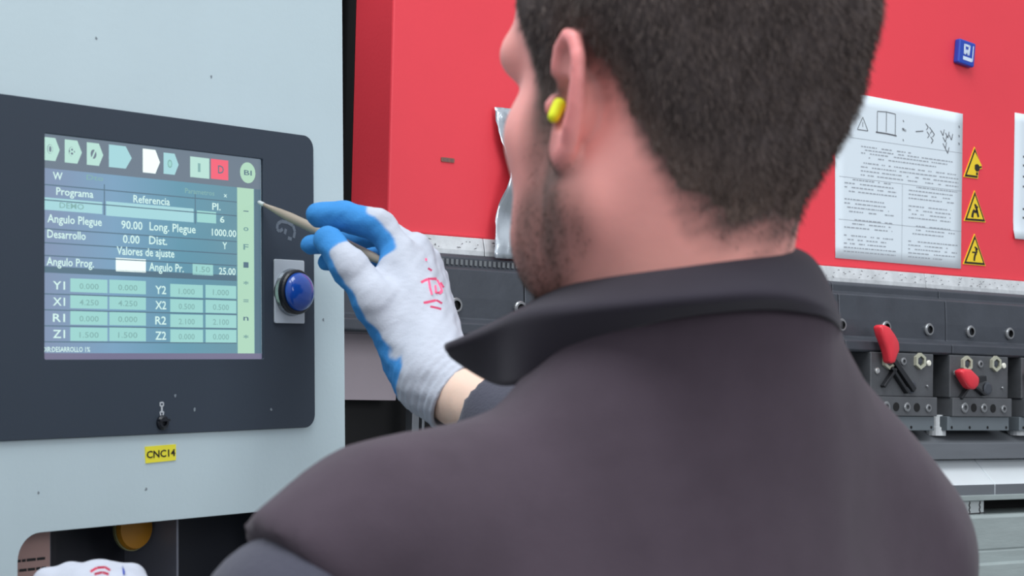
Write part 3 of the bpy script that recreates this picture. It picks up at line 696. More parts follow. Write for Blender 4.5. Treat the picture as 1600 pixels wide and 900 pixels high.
HD = .90
def frame(o, ang, pitch=0, roll=0):
    F_ = np.array([-math.sin(ang), math.cos(ang), 0]); L_ = np.array([-math.cos(ang), -math.sin(ang), 0]); U_ = np.array([0, 0, 1.])
    F2 = F_*math.cos(pitch)-U_*math.sin(pitch); U2 = U_*math.cos(pitch)+F_*math.sin(pitch)
    L2 = L_*math.cos(roll)+U2*math.sin(roll); U3 = -L_*math.sin(roll)+U2*math.cos(roll)
    return np.array(o, float), np.stack([L2, F2, U3])      # rows: left, forward, up
def toL(fr, p): return ((p-fr[0].astype(np.float32))@fr[1].T.astype(np.float32)).astype(np.float32)
def toW(fr, q): return np.asarray(q)@fr[1]+fr[0]
HF = frame(P(1081, 168, HD), math.radians(35), math.radians(2.5))
BF = frame(P(1066, 545, .90), math.radians(32))
per = thing('person', 'man in a dark fleece vest seen from behind, reaching a stylus to the screen', 'person', (*toW(BF, (0, .05, 0))[:2], 0))

NK = -.013
neckL = toL(HF, toW(BF, np.array([[NK, .026, -.06]])).astype(np.float32))[0]
def ear(p, sgn=1):
    x = p[:, 0]*sgn; q = np.stack([x, p[:, 1], p[:, 2]], 1)
    fl = math.radians(11); o = np.array([.0725, .014, -.002], np.float32)
    a = np.array([math.sin(fl), -math.cos(fl), 0]); n = np.array([math.cos(fl), math.sin(fl), 0]); tl_ = math.radians(7)
    up_ = np.array([0, 0, 1.]); a2 = a*math.cos(tl_)-up_*math.sin(tl_); u2 = up_*math.cos(tl_)+a*math.sin(tl_)
    M = np.stack([a2, n, u2]).astype(np.float32); e = (q-o)@M.T/np.float32(.88)
    A, N, U = e[:, 0], e[:, 1], e[:, 2]
    # outline: closed curve of capsules
    pts = [(.000, .016), (.003, .028), (.011, .0345), (.020, .032), (.0255, .022), (.026, .010), (.0235, -.003), (.0185, -.016), (.012, -.027), (.004, -.033), (-.001, -.028), (.001, -.018)]
    d = np.full(len(p), 1., np.float32)
    for i in range(len(pts)-1):
        (a_, b_), (c_, d_) = pts[i], pts[i+1]
        d = np.minimum(d, cap(e, (a_, .002 if i < 8 else -.001, b_), (c_, .002 if i+1 < 8 else -.001, d_), .0042 if i < 8 else .0052))
    plate = ell(e, (.012, -.001, .001), (.0145, .0042, .0325)); d = smin(d, plate, .004)
    bowl = ell(e, (.008, -.007, -.003), (.014, .012, .020)); d = smin(d, bowl, .005)
    lobe = ell(e, (.005, -.001, -.027), (.0085, .0048, .0095)); d = smin(d, lobe, .004)
    d = smax(d, -ell(e, (.009, .004, -.002), (.0105, .0095, .0150)), .003)          # concha
    d = smax(d, -ell(e, (.0125, .0075, .019), (.0075, .0065, .0115)), .003)        # scapha hollow
    d = smin(d, ell(e, (-.0015, .003, -.004), (.0035, .005, .007)), .003)           # tragus
    return d
def head(p):
    ax = np.abs(p[:, 0]); q = np.stack([ax, p[:, 1], p[:, 2]], 1)
    d = ell(q, (0, -.006, .056), (.0755, .0905, .081))
    d = smin(d, ell(q, (0, .034, -.015), (.063, .062, .083)), .035)
    d = smin(d, ell(q, (0, .045, .06), (.06, .048, .05)), .03)
    d = smin(d, ell(q, (0, -.040, .0), (.05, .026, .04)), .03)
    d = smin(d, cap(q, (.053, .014, -.050), (.033, .070, -.080), .018, .016), .03)
    d = smin(d, cap(q, (.044, .050, -.020), (.040, .066, -.060), .019, .018), .022)
    d = smin(d, ell(q, (0, .077, -.088), (.024, .018, .018)), .02)
    d = smin(d, cap(q, (.012, .086, .030), (.050, .075, .034), .0125), .012)
    d = smin(d, ell(q, (.048, .060, -.010), (.017, .020, .018)), .02)
    d = smax(d, -ell(q, (.032, .104, .014), (.017, .016, .012)), .010)
    d = smin(d, ell(q, (.032, .080, .012), (.0135, .0135, .0115)), .004)
    d = smin(d, cap(q, (0, .092, .022), (0, .115, -.020), .007, .0105), .010)
    d = smin(d, ell(q, (.010, .104, -.025), (.008, .010, .007)), .006)
    d = smin(d, ell(q, (0, .094, -.049), (.024, .011, .0055)), .005)
    d = smin(d, ell(q, (0, .092, -.060), (.021, .011, .0065)), .005)
    nb = neckL
    d = smin(d, cap(p, (.004, -.012, -.035), nb, .0485, .0520), .026)
    return d
def headear(p):
    d = head(p); return smin(smin(d, ear(p, 1), .005), ear(p, -1), .005)
hv, hf = nets(headear, (-.115, -.13, -.26), (.115, .14, .145), .0021)
PHI = [0, 25, 45, 62, 75, 88, 97, 103, 116, 124, 134, 150, 180]
ZL = [-.066, -.064, -.052, -.024, .004, .020, .018, -.012, -.010, .030, .062, .098, .098]
def hairm(q):
    phi = np.degrees(np.arctan2(np.abs(q[:, 0]), -(q[:, 1]+.0)))
    return q[:, 2]-np.interp(phi, PHI, ZL)
def beardm(q):
    a = np.stack([np.abs(q[:, 0]), q[:, 1], q[:, 2]], 1)
    d = np.minimum(np.minimum(cap(a, (.072, .028, .005), (.060, .026, -.05), .010, .018), cap(a, (.060, .026, -.05), (.022, .085, -.085), .020, .024)), cap(a, (0, .095, -.080), (.034, .088, -.070), .024, .020))
    return smooth01((.016-d)/.022)*.85
nz = wob(hv.astype(np.float32), 400, 3)*.006
hm = hairm(hv)+nz
skin = np.array(lin((252, 170, 162))); warm = np.array(lin((252, 190, 166))); hairc = np.array(lin((80, 68, 64))); redn = np.array(lin((246, 140, 142)))
dn = np.exp(-((hv[:, 2]+.12)/.04)**2)*.5
col = skin*(1-dn)[:, None]+warm*dn[:, None]
et = smooth01((np.abs(hv[:, 0])-.070)/.012)*(np.abs(hv[:, 1]+.01) < .04)*(np.abs(hv[:, 2]) < .045); col = col*(1-.6*et)[:, None]+redn*(.6*et)[:, None]
hs = smooth01((hm+.028)/.040)*(1-et)*(hv[:, 2] > -.10); col = col*(1-hs)[:, None]+hairc*hs[:, None]
bm = beardm(hv)*(1-et)*(.95+.25*wob(hv.astype(np.float32), 260, 5)); bm = np.clip(bm, 0, .9); col = col*(1-bm)[:, None]+np.array(lin((84, 70, 62)))*bm[:, None]
lips = (np.abs(hv[:, 0]) < .024) & (hv[:, 1] > .094) & (np.abs(hv[:, 2]+.0545) < .011); col[lips] = lin((178, 96, 92))
hW = toW(HF, hv)

# arms, shared joint positions (world)
sR = toW(BF, (-.150, .06, -.100)); eR = P(1120, 830, 1.24); wR = P(705, 612, 1.475)
sL = toW(BF, (.188, .035, -.138)); eL = toW(BF, (.262, .17, -.37)); wL = P(215, 985, 1.16)
hpR, hpL = toW(BF, (-.09, .06, -.62)), toW(BF, (.09, .06, -.62))
kR, kL = hpR*[1, 1, 0]+[.02, .02, .50], hpL*[1, 1, 0]+[-.02, .02, .50]; aR, aL = kR*[1, 1, 0]+[.01, -.03, .10], kL*[1, 1, 0]+[-.01, -.03, .10]
def limbs(p):
    d = cap(p, sR, eR, .046, .038); d = smin(d, cap(p, eR, wR, .038, .026), .02)
    d = smin(d, cap(p, sL, eL, .042, .038), .03); d = smin(d, cap(p, eL, wL, .038, .026), .02)
    for a, b_, c_ in ((hpR, kR, aR), (hpL, kL, aL)):
        d = smin(d, cap(p, a, b_, .075, .052), .03); d = smin(d, cap(p, b_, c_, .050, .036), .02)
    q = toL(BF, p)
    d = smin(d, ell(q, (0, .055, -.27), (.150, .095, .19)), .04); d = smin(d, ell(q, (0, .055, -.50), (.14, .10, .18)), .06)
    d = smin(d, cap(q, (NK, .030, -.12), (NK, .03, -.05), .052, .05), .03)
    return d
bv, bf_ = nets(limbs, np.minimum.reduce([sR, wR, sL, wL, aR, aL, eL])-[.13, .15, .06], np.maximum.reduce([sR, eR, wR, sL, wL, aR, BF[0]])+[.12, .12, .0], .0095)
allV = np.concatenate([hW, bv]); allF = np.concatenate([hf, bf_+len(hW)])
me = npmesh(allV, allF)
fore = np.array(lin((222, 190, 172)))
vcol(me, np.concatenate([col, np.tile(fore, (len(bv), 1))]))
body = link('body', me, skinm, per, smooth=True)
for s in (1, -1):
    for nm, rr_, off, mm in (('eye', .0118, 0, mat('eye_white', (225, 222, 216), .2)), ):
        V_, F_ = nets(lambda p: cap(p, (s*.032, .0835, .012), (s*.032, .0836, .012), .0126), (s*.032-.014, .069, -.002), (s*.032+.014, .099, .027), .0015)
        m2 = npmesh(toW(HF, V_), F_); vcol(m2, np.where((np.linalg.norm(V_[:, [0, 2]]-[s*.034, .012], axis=1) < .0052)[:, None], np.array(lin((52, 36, 28))), np.array(lin((225, 222, 216)))))
        link('eye', m2, mat('eye_surface', (225, 222, 216), .15, attr='col'), per, smooth=True)

# hair shell and strands
def hairs(p):
    m_ = hairm(p)+wob(p, 400, 3)*.006
    th = np.clip((m_-.004)/.05, -.5, 1)*.0065+wob(p, 130, 9)*.0010+wob(p, 420, 12)*.0006
    earz = ear(np.stack([np.abs(p[:, 0]), p[:, 1], p[:, 2]], 1))
    return smax(head(p)-th, -(earz-.0015), .002)
V_, F_ = nets(hairs, (-.10, -.125, -.10), (.10, .12, .158), .0022)
keep = (hairm(V_) > -.026); fk = keep[F_].all(1); used = np.unique(F_[fk]); rem = -np.ones(len(V_), int); rem[used] = np.arange(len(used)); V_ = V_[used]; F_ = rem[F_[fk]]
fade = smooth01((hairm(V_)+.006)/.045)
hc = np.array(lin((112, 94, 86)))[None]*(1-fade)[:, None]+np.array(lin((80, 71, 70)))[None]*fade[:, None]
me = npmesh(toW(HF, V_), F_); vcol(me, hc)
hairmat = mat('hair_surface', (56, 50, 52), .8, attr='col', bump=.8, bscale=260, var=.35, vscale=110, stretch=(1, 1, .25), spec=.2)
link('hair', me, hairmat, per, smooth=True)
def strands(name, V, F, prob, n, length, width, colr, parent, spread=.5, seed=0, flow=(0, -.3, -.9)):
    r = np.random.default_rng(seed); c = V[F].mean(1); pr = prob(c); pr = pr/pr.sum(); k = r.choice(len(F), n, p=pr)
    bc = r.dirichlet((1, 1, 1, 1), n); base_ = (V[F[k]]*bc[:, :, None]).sum(1)
    nrm = np.cross(V[F[k][:, 1]]-V[F[k][:, 0]], V[F[k][:, 2]]-V[F[k][:, 0]]); nrm /= np.linalg.norm(nrm, axis=1, keepdims=True)+1e-12
    cen = np.array([0, 0, .03]); nrm *= np.sign(((base_-cen)*nrm).sum(1))[:, None]
    d = nrm*.30+np.array(flow)*.9+r.normal(size=(n, 3))*spread*.3; d /= np.linalg.norm(d, axis=1, keepdims=True)
    L = length*r.uniform(.6, 1.2, n)[:, None]; sd = np.cross(d, r.normal(size=(n, 3))); sd /= np.linalg.norm(sd, axis=1, keepdims=True); sd *= width/2
    base_ = base_-nrm*.0008
    VV = np.concatenate([base_+sd, base_-sd, base_+d*L*.6+nrm*L*.04, ]); FF = np.stack([np.arange(n), np.arange(n)+n, np.arange(n)+2*n], 1)
    tip = base_+d*L; VV = np.concatenate([base_-sd, base_+sd, tip])
    m3 = npmesh(toW(HF, VV), FF); cc = np.array(lin(colr))[None]*r.uniform(.6, 1.5, n)[:, None]; vcol(m3, np.tile(cc, (3, 1)))
    return link(name, m3, mat('strand_surface', (60, 52, 50), .75, attr='col', spec=.3), parent, kind='stuff')
strands('hair_strand', V_, F_, lambda c: (smooth01((hairm(c)+.018)/.04)+.03), 42000, .0065, .0005, (98, 86, 82), per, seed=1)
strands('beard_strand', hv, hf, lambda c: beardm(c)**2*(np.abs(c[:, 0]) < .076)+1e-9, 7000, .0038, .0004, (78, 64, 56), per, seed=2, flow=(0, .1, -.9))

# ear plug (its own thing)
ep = toW(HF, (.0805, .0035, -.004)); epd = HF[1][0]*.75-HF[1][1]*.55+HF[1][2]*.05; epd /= np.linalg.norm(epd)
ep = P(868, 172, 1.0); dd = ep-CP; dd /= np.linalg.norm(dd)
bvh = BVHTree.FromPolygons([tuple(q) for q in hW], [tuple(int(i) for i in q) for q in hf])
h_ = bvh.ray_cast(Vector(CP), Vector(dd)); ep = np.array(h_[0]) if h_[0] else ep
pt = thing('ear_plug', 'bright yellow foam ear plug in the left ear', 'ear plug', ep)
V2, F2 = nets(lambda p: cap(p, ep-HF[1][0]*.002+[0, 0, .0025], ep+HF[1][0]*.0015-HF[1][1]*.0008+[0, 0, -.0035], .0036, .0030), ep-.016, ep+.016, .0008)
link('foam_body', npmesh(V2, F2), mat('foam_yellow', (232, 242, 30), .7), pt, smooth=True)

# vest
def vest(p, infl=0.0):
    q = toL(BF, p)
    d = ell(q, (0, .055, -.29), (.178, .128, .245))
    d = smin(d, ell(q, (.0, .014, -.175), (.165, .078, .105)), .04)
    d = smin(d, cap(q, (.030, .030, -.076), (.148, .034, -.101), .052, .050), .04)
    d = smin(d, cap(q, (.148, .034, -.101), (.214, .036, -.124), .050, .037), .02)
    d = smin(d, cap(q, (-.082, .035, -.046), (-.164, .045, -.115), .062, .066), .035)
    d = smin(d, ell(q, (0, .05, -.48), (.165, .115, .26)), .08)
    d = smin(d, cap(q, (NK, .024, -.07), (NK-.004, .010, .024), .080, .072), .045)
    d = d-.0038*wob(q*np.array([1, 1, .6], np.float32), 34, 21)-.0011*wob(q*np.array([1, 1, .5], np.float32), 85, 5)
    x, y, z = q.T
    d = smax(d, x-np.maximum(.215+.8*np.minimum(z+.085, 0), .165), .005)                 # left armhole
    d = smax(d, -x-np.maximum(.232+.5*np.minimum(z+.1, 0), .168), .008)
    d = smax(d, -(z+.66), .01)
    d = smax(d, z-.030, .006)
    # shell: hollow inside near neck and armholes
    return d
V2, F2 = nets(vest, BF[0]-[.30, .27, .72], BF[0]+[.26, .27, .06], .0062)
me = npmesh(V2, F2); vo = link('fleece_vest', me, fleece, per, smooth=True)
vbvh = BVHTree.FromPolygons([tuple(q) for q in V2], [tuple(int(i) for i in q) for q in F2])
# sleeves (sweatshirt)
def sleeves(p):
    cuf = wR+(eR-wR)*.20; cul = wL+(eL-wL)*.12
    d = cap(p, sR, eR, .056, .050); d = smin(d, cap(p, eR, cuf, .050, .041), .02)
    d2 = cap(p, sL, eL, .052, .050); d2 = smin(d2, cap(p, eL, cul, .050, .041), .02)
    for A_, W_, k in ((eR, cuf, 0), (eL, cul, 1)):
        nrm = (W_-A_)/np.linalg.norm(W_-A_); pl = (p-W_.astype(np.float32))@nrm.astype(np.float32)
        if k == 0: d = smax(d, pl, .004); d = smax(d, -cap(p, A_+(W_-A_)*.9, W_+nrm*.05, .029), .003)
        else: d2 = smax(d2, pl, .004); d2 = smax(d2, -cap(p, A_+(W_-A_)*.9, W_+nrm*.05, .031), .003)
    return np.minimum(d, d2)-.0016*wob(p, 70, 4)
V2, F2 = nets(sleeves, np.minimum.reduce([sR, eR, wR, sL, eL, wL])-.07, np.maximum.reduce([sR, eR, wR, sL, eL, wL])+.07, .0058)
link('sweatshirt_sleeves', npmesh(V2, F2), knit, per, smooth=True)
# small pale piece set on the left armhole
hx = vbvh.ray_cast(Vector(CP), Vector(ray(446, 872)))
if hx[0]:
    q0 = np.array(hx[0])-ray(446, 872)*.004
    V2, F2 = nets(lambda p: cap(p, q0+[-.003, 0, .004], q0+[.002, 0, -.004], .0016, .0022), q0-.014, q0+.014, .001); link('armhole_fleck', npmesh(V2, F2), mat('fleck_pale', (128, 130, 142), .8), per, smooth=True, label='small pale fleck on the left armhole')

# collar: rows (top, ridge, lower edge), columns from the left front tip round the back to the right
cols = [  # (top), (roll), (ridge), (edge) each px,py,z
    ((745, 527, .985), (722, 534, .975), (698, 543, .960), (706, 554, .985)),
    ((800, 498, .965), (785, 503, .945), (768, 518, .925), (764, 592, .985)),
    ((848, 468, .940), (836, 478, .920), (812, 491, .892), (806, 612, .905)),
    ((900, 432, .915), (896, 444, .895), (880, 486, .865), (880, 562, .888)),
    ((975, 406, .890), (975, 420, .868), (965, 479, .842), (960, 512, .860)),
    ((1060, 393, .876), (1060, 408, .854), (1060, 470, .829), (1055, 488, .843)),
    ((1140, 385, .872), (1142, 400, .851), (1150, 461, .826), (1148, 477, .839)),
    ((1210, 385, .880), (1217, 398, .861), (1230, 458, .838), (1230, 474, .850)),
    ((1260, 398, .900), (1272, 412, .884), (1290, 478, .866), (1290, 492, .866)),
    ((1278, 424, .925), (1292, 440, .915), (1313, 502, .903), (1312, 516, .902)),
    ((1266, 440, .965), (1280, 455, .965), (1304, 520, .960), (1300, 535, .960)),
    ((1220, 460, 1.00), (1235, 480, 1.01), (1250, 545, 1.02), (1250, 560, 1.02)),
]
v = []
for c_ in cols:
    a4 = [P(*q) for q in c_]; v += a4[:2]+[a4[1]*.18+a4[2]*.82, a4[2], a4[2]*.8+a4[3]*.2, a4[3]]
n = 6
# inner side: falls back down inside next to the neck
f = [(i*n+j, (i+1)*n+j, (i+1)*n+j+1, i*n+j+1) for i in range(len(cols)-1) for j in range(n-1)]
me = pyd(v, f); o = link('collar', me, collm, per, smooth=True, label='stand-and-fall collar with a pointed left wing')
md = o.modifiers.new('sub', 'SUBSURF'); md.levels = 3; md.render_levels = 3
md = o.modifiers.new('solid', 'SOLIDIFY'); md.thickness = .005; md.offset = 0
# collar stand: closes the gap between the collar top and the vest
top = [P(*c_[0]) for c_ in cols[2:]]; axis = toW(BF, (NK, .030, 0))
v = []
for t_p in top:
    low = t_p.copy(); low[2] = BF[0][2]-.03; d_ = (axis-low)*[1, 1, 0]; low = low+d_*(-.05)
    v += [t_p+(axis-t_p)*[.02, .02, 0], (t_p+low)/2, low]
f = [(i*3+j, (i+1)*3+j, (i+1)*3+j+1, i*3+j+1) for i in range(len(top)-1) for j in range(2)]
o = link('collar_stand', pyd(v, f), collm, per, smooth=True)
md = o.modifiers.new('sub', 'SUBSURF'); md.levels = 2; md.render_levels = 2
md = o.modifiers.new('solid', 'SOLIDIFY'); md.thickness = .004
# navy shirt collar just inside
v = []
for k, c_ in enumerate(cols[2:10]):
    t_p = P(*c_[0]); inn_ = (axis-t_p)*[1, 1, 0]; inn_ /= np.linalg.norm(inn_)
    ri = max(0, .0085-.0018*k); v += [t_p+inn_*.005+[0, 0, ri], t_p+inn_*.007+[0, 0, -.03]]
f = [(i*2, i*2+2, i*2+3, i*2+1) for i in range(7)]
o = link('shirt_collar', pyd(v, f), mat('navy_cotton', (44, 48, 92), .85), per, smooth=True)
md = o.modifiers.new('sub', 'SUBSURF'); md.levels = 2; md.render_levels = 2
md = o.modifiers.new('solid', 'SOLIDIFY'); md.thickness = .002

# trousers and shoes (below the frame)
def trs(p):
    d = None
    for a, b_, c_ in ((hpR, kR, aR), (hpL, kL, aL)):
        e_ = smin(cap(p, a, b_, .088, .066), cap(p, b_, c_, .064, .054), .02); d = e_ if d is None else smin(d, e_, .03)
    q = toL(BF, p); d = smin(d, ell(q, (0, .06, -.60), (.165, .12, .12)), .05)
    return smax(d, -(p[:, 2]-.07), .005)
V2, F2 = nets(trs, np.minimum(hpR, hpL)*[1, 1, 0]-[.2, .22, -.02], np.maximum(hpR, hpL)*[1, 1, 0]+[.2, .22, BF[0][2]-.50], .011)
link('trousers', npmesh(V2, F2), mat('navy_work_trousers', (48, 52, 70), .9, bump=.2, bscale=300), per, smooth=True)
fw = BF[1][1]
for a in (aR, aL):
    g0 = a*[1, 1, 0]
    V2, F2 = nets(lambda p: smax(smin(cap(p, g0+[0, 0, .05]-fw*.03, g0+[0, 0, .04]+fw*.15, .046, .040), cap(p, g0+[0, 0, .06], g0+[0, 0, .12], .048, .05), .03), -p[:, 2]+.002, .004), g0-[.25, .25, .01], g0+[.25, .25, .16], .008)
    link('shoe', npmesh(V2, F2), mat('black_boot', (28, 28, 30), .5), per, smooth=True)

# ------------------------------------------------------------------ gloved right hand and stylus
WHITE_C = np.array(lin((178, 182, 194))); BLUE_C = np.array(lin((50, 130, 196))); DKB = np.array(lin((30, 96, 176)))
wr = P(676, 592, 1.485); pal = P(632, 470, 1.535)
mcp = [P(626, 398, 1.540), P(648, 392, 1.565), P(664, 410, 1.588), P(676, 436, 1.605)]
fing = [
    [mcp[0], P(592, 352, 1.545), P(540, 338, 1.548), P(498, 336, 1.552)],
    [mcp[1], P(600, 362, 1.595), P(545, 372, 1.600), P(486, 382, 1.590)],
    [mcp[2], P(622, 390, 1.625), P(565, 408, 1.625), P(512, 408, 1.605)],
    [mcp[3], P(640, 430, 1.635), P(590, 446, 1.635), P(552, 440, 1.615)]]
fr = [(.0140, .0135, .0130, .0112), (.0130, .0120, .0108, .0088), (.0125, .0115, .0105, .0085), (.0115, .0105, .0095, .0078)]
thb = [P(636, 545, 1.505), P(588, 472, 1.505), P(547, 418, 1.512), P(513, 376, 1.526)]
tr = (.0215, .0180, .0145, .0128)
def chain(p, js, rs, k=.004):
    d = None
    for i in range(len(js)-1):
        e_ = cap(p, js[i], js[i+1], rs[i], rs[i+1]); d = e_ if d is None else smin(d, e_, k)
    return d
def glove(p):
    d = cap(p, wr+(mcp[0]-wr)*.1, mcp[0], .0265, .0155)
    for i, r in ((1, .0155), (2, .0150), (3, .0140)): d = smin(d, cap(p, wr+(mcp[i]-wr)*.12, mcp[i], .026, r), .014)
    d = smin(d, cap(p, wr, P(612, 500, 1.545), .026, .018), .02)
    d = smin(d, chain(p, thb, tr, .008), .014)
    d = smin(d, cap(p, P(600, 455, 1.520), P(612, 415, 1.535), .0095, .0095), .014)
    for js, rs in zip(fing, fr): d = smin(d, chain(p, js, rs), .0045)
    ax_ = (wR-wr)/np.linalg.norm(wR-wr)
    cu = cap(p, wr, wr+ax_*.032, .0300, .0335)-.0007*np.sin(((p-wr.astype(np.float32))@ax_.astype(np.float32))*900)
    d = smin(d, cu, .010)
    d = d-.0008*wob(p, 170, 2)-.0005*wob(p, 480, 6)
    pl = (p-(wr+ax_*.030).astype(np.float32))@ax_.astype(np.float32)
    d = smax(d, pl, .003)
    return smax(d, -cap(p, wr+ax_*.020, wr+ax_*.09, .0285), .002)
allp = np.array([j for js in fing for j in js]+thb+[wr, wR])
gv, gf = nets(glove, allp.min(0)-.045, allp.max(0)+.045, .00155)
g32 = gv.astype(np.float32)
def dist_f(p, js, a=0): 
    return np.minimum.reduce([cap(p, js[i], js[i+1], .0) for i in range(a, len(js)-1)])
# side normal: palm faces left/away from the dorsal side
nrm = grad(glove, gv)
palm_dir = _x*(-.86)-_u*.42+_f*.28; palm_dir /= np.linalg.norm(palm_dir)
fac = nrm@palm_dir
dth = dist_f(g32, thb[0:]); dfi = [dist_f(g32, js) for js in fing]; dpal = np.minimum(cap(g32, wr, mcp[0], 0), cap(g32, wr, mcp[2], 0))
dmin = np.minimum.reduce(dfi)
onf = (dmin < np.minimum(dth, dpal*1.02))
blue = fac > .30
tth = np.clip(((g32-thb[1].astype(np.float32))@((thb[3]-thb[1]).astype(np.float32)))/np.sum((thb[3]-thb[1])**2), 0, 1.2)
th_side = nrm@(-_x*.8-_u*.45-_f*.0)
isth = (dth < dpal) & ~onf
blue = np.where(isth, (tth > .80) | (fac > .38), blue)
# index: everything beyond the knuckle except its outer back
ti = np.clip(((g32-fing[0][0].astype(np.float32))@((fing[0][1]-fing[0][0]).astype(np.float32)))/np.sum((fing[0][1]-fing[0][0])**2), 0, 9)
back = nrm@(_x*.75+_u*.65)
tl_i = (g32-P(600, 350, 1.545).astype(np.float32))@(-_x).astype(np.float32)
blue = np.where(onf, (tl_i > .014) | (back < .28), blue)
axw = (wR-wr)/np.linalg.norm(wR-wr); blue = blue & ((g32-wr.astype(np.float32))@axw.astype(np.float32) < -.012)
bm_ = blue.astype(float)
E_ = np.concatenate([gf[:, [0, 1]], gf[:, [1, 2]], gf[:, [2, 3]], gf[:, [3, 0]]])
for _ in range(12):
    s_ = np.zeros(len(gv)); c_ = np.zeros(len(gv)); np.add.at(s_, E_[:, 0], bm_[E_[:, 1]]); np.add.at(s_, E_[:, 1], bm_[E_[:, 0]]); np.add.at(c_, E_[:, 0], 1); np.add.at(c_, E_[:, 1], 1); bm_ = s_/np.maximum(c_, 1)
bm_ = smooth01((bm_-.3)/.4)
me = npmesh(gv, gf); vcol(me, WHITE_C*(1-bm_)[:, None]+BLUE_C*bm_[:, None])
glv = link('work_glove', me, gl, per, smooth=True, label='white knit work glove with a blue palm coating, right hand')
WM[glv.name] = WM[per.name]
gb = BVHTree.FromPolygons([tuple(q) for q in gv], [tuple(int(i) for i in q) for q in gf])
def stroke(pts, wd, bv_, name, m, par):
    """painted line laid on a surface"""
    ring_ = []
    dens = []
    for (a, b_), (c2, d2) in zip(pts, pts[1:]):
        k = max(2, int(math.hypot(c2-a, d2-b_)/2)); dens += [(a+(c2-a)*i/k, b_+(d2-b_)*i/k) for i in range(k)]
    dens.append(pts[-1]); out = []
    for q in dens:
        h = bv_.ray_cast(Vector(CP), Vector(ray(*q)))
        if h[0]: out.append(np.array(h[0])+np.array(h[1])*.0004)
    return out
pink = mat('pink_marker', (240, 90, 130), .7)
vv, ff = [], []
for pts in ([(658, 442), (668, 437), (682, 436)], [(669, 438), (671, 450), (674, 461)], [(679, 446), (680, 458), (686, 459), (690, 455)], [(682, 438), (686, 446), (690, 456)], [(687, 442), (692, 450)], [(662, 474), (672, 472), (681, 470), (690, 475)], [(672, 480), (681, 482), (689, 484)], [(668, 420), (674, 424)], [(664, 404), (665, 408)]):
    o_ = stroke(pts, 0, gb, '', None, None)
    for a, c2 in zip(o_, o_[1:]):
        if np.linalg.norm(a-c2) > .01: continue
        s = np.cross(c2-a, _f); s = s/(np.linalg.norm(s)+1e-9)*.0013; n_ = len(vv); vv += [a+s, a-s, c2-s, c2+s]; ff.append((n_, n_+1, n_+2, n_+3))
if vv: link('marker_lettering', pyd(vv, ff), pink, glv, label='handwritten pink letters')
# stylus
tipp = np.array(WM[cab.name] @ Vector((K(403.5, 315.5, .001)[0], -.001, K(403.5, 315.5, .001)[1])))
endp = P(598, 409, 1.535)
sty = thing('stylus', 'slim beige stylus pinched in the gloved fingers, its tip on the screen edge', 'stylus', (tipp+endp)/2)
dS = (endp-tipp); Ls = np.linalg.norm(dS); dS /= Ls
def tube(p0, d, prof, n=20):
    s = np.cross(d, [0, 0, 1.]); s /= np.linalg.norm(s); t2 = np.cross(s, d); v = []
    for L, r in prof:
        for k in range(n): v.append(p0+d*L+(s*math.cos(2*math.pi*k/n)+t2*math.sin(2*math.pi*k/n))*r)
    f = [(i*n+k, i*n+(k+1) % n, (i+1)*n+(k+1) % n, (i+1)*n+k) for i in range(len(prof)-1) for k in range(n)]+[tuple(range(n)), tuple((len(prof)-1)*n+k for k in range(n-1, -1, -1))]
    return pyd(v, f)
link('barrel', tube(tipp, dS, [(.006, .0012), (.03, .0033), (.045, .0042), (.08, .0044), (Ls-.012, .0042), (Ls, .0030)]), mat('beige_plastic', (158, 146, 132), .4), sty, smooth=True)
link('tip', tube(tipp, dS, [(0, .0010), (.0015, .0019), (.006, .0020), (.009, .0018)]), mat('tip_pale', (205, 208, 212), .3), sty, smooth=True)

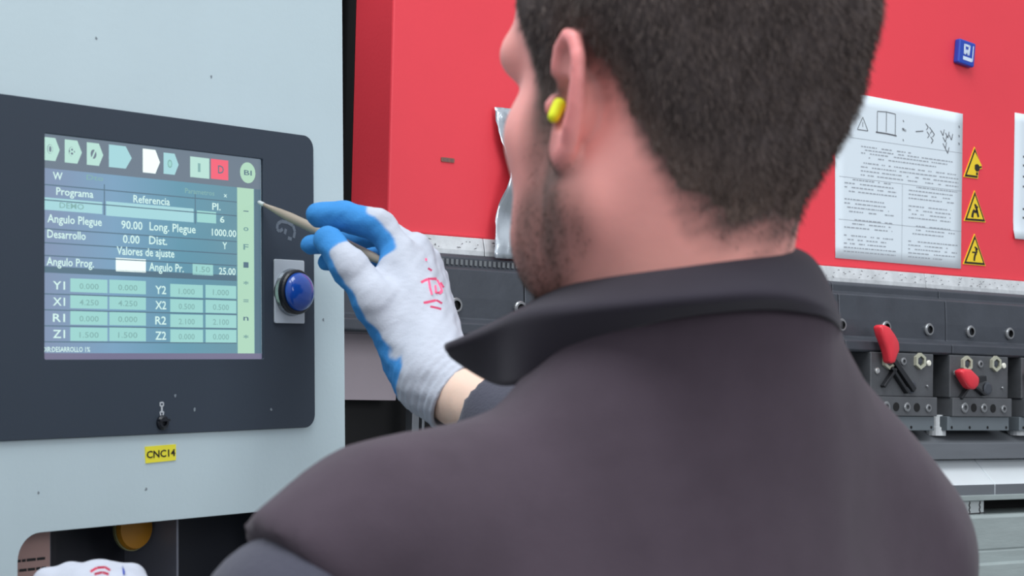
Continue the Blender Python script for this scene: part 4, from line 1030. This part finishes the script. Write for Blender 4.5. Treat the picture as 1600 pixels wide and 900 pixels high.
# left gloved hand, only its knuckles in view
def H2(px, py, z): return P(px, py, z)
wl = wL+(P(150, 930, 1.22)-wL)*.2
km = [P(95, 905, 1.20), P(112, 902, 1.215), P(158, 899, 1.215), P(210, 905, 1.205)]
kn = [P(50, 935, 1.17), P(105, 912, 1.215), P(157, 908, 1.22), P(208, 914, 1.21)]
def glove2(p):
    d = cap(p, wL, P(155, 940, 1.20), .027, .026)
    for i, (px, py) in enumerate(((75, 912), (112, 903), (157, 900), (205, 907))):
        m0 = P(px, py, 1.215-.004*abs(i-1.5)); d = smin(d, cap(p, wL+(m0-wL)*.3, m0, .020, .0105), .009)
        m1 = P(px-8, py+48, 1.255); m2 = P(px-2, py+100, 1.225)
        d = smin(d, chain(p, [m0, m1, m2], (.0105, .0105, .009)), .003)
    d = smin(d, chain(p, [P(200, 960, 1.19), P(250, 970, 1.23), P(235, 1000, 1.25)], (.016, .0125, .010)), .008)
    return d-.0005*wob(p, 300, 2)
g2v, g2f = nets(glove2, np.minimum(P(20, 880, 1.13), P(20, 1080, 1.13))-[.03, .0, .03], P(330, 870, 1.30)+[.02, .0, .03], .0021)
n2 = grad(glove2, g2v); bl2 = smooth01((n2@(-_u*.7+_f*.5)-.1)/.15)
me = npmesh(g2v, g2f); vcol(me, WHITE_C*(1-bl2)[:, None]+BLUE_C*bl2[:, None])
gl2 = link('work_glove', me, gl, per, smooth=True, label='white knit work glove, left hand, only the knuckles in view')
WM[gl2.name] = WM[per.name]
gb2 = BVHTree.FromPolygons([tuple(q) for q in g2v], [tuple(int(i) for i in q) for q in g2f])
for nm, sets, m_, wd in (('marker_lettering', ([(142, 895), (152, 889), (164, 888), (172, 893)], [(148, 899), (160, 896), (170, 899)]), mat('red_marker', (214, 60, 90), .7), .0013), ('blue_mark', ([(191, 887), (193, 899)], ), mat('blue_marker', (30, 60, 170), .6), .0016)):
    vv, ff = [], []
    for pts in sets:
        o_ = stroke(pts, 0, gb2, '', None, None)
        for a, c2 in zip(o_, o_[1:]):
            if np.linalg.norm(a-c2) > .01: continue
            s = np.cross(c2-a, _f); s = s/(np.linalg.norm(s)+1e-9)*wd; n_ = len(vv); vv += [a+s, a-s, c2-s, c2+s]; ff.append((n_, n_+1, n_+2, n_+3))
    if vv: link(nm, pyd(vv, ff), m_, gl2)
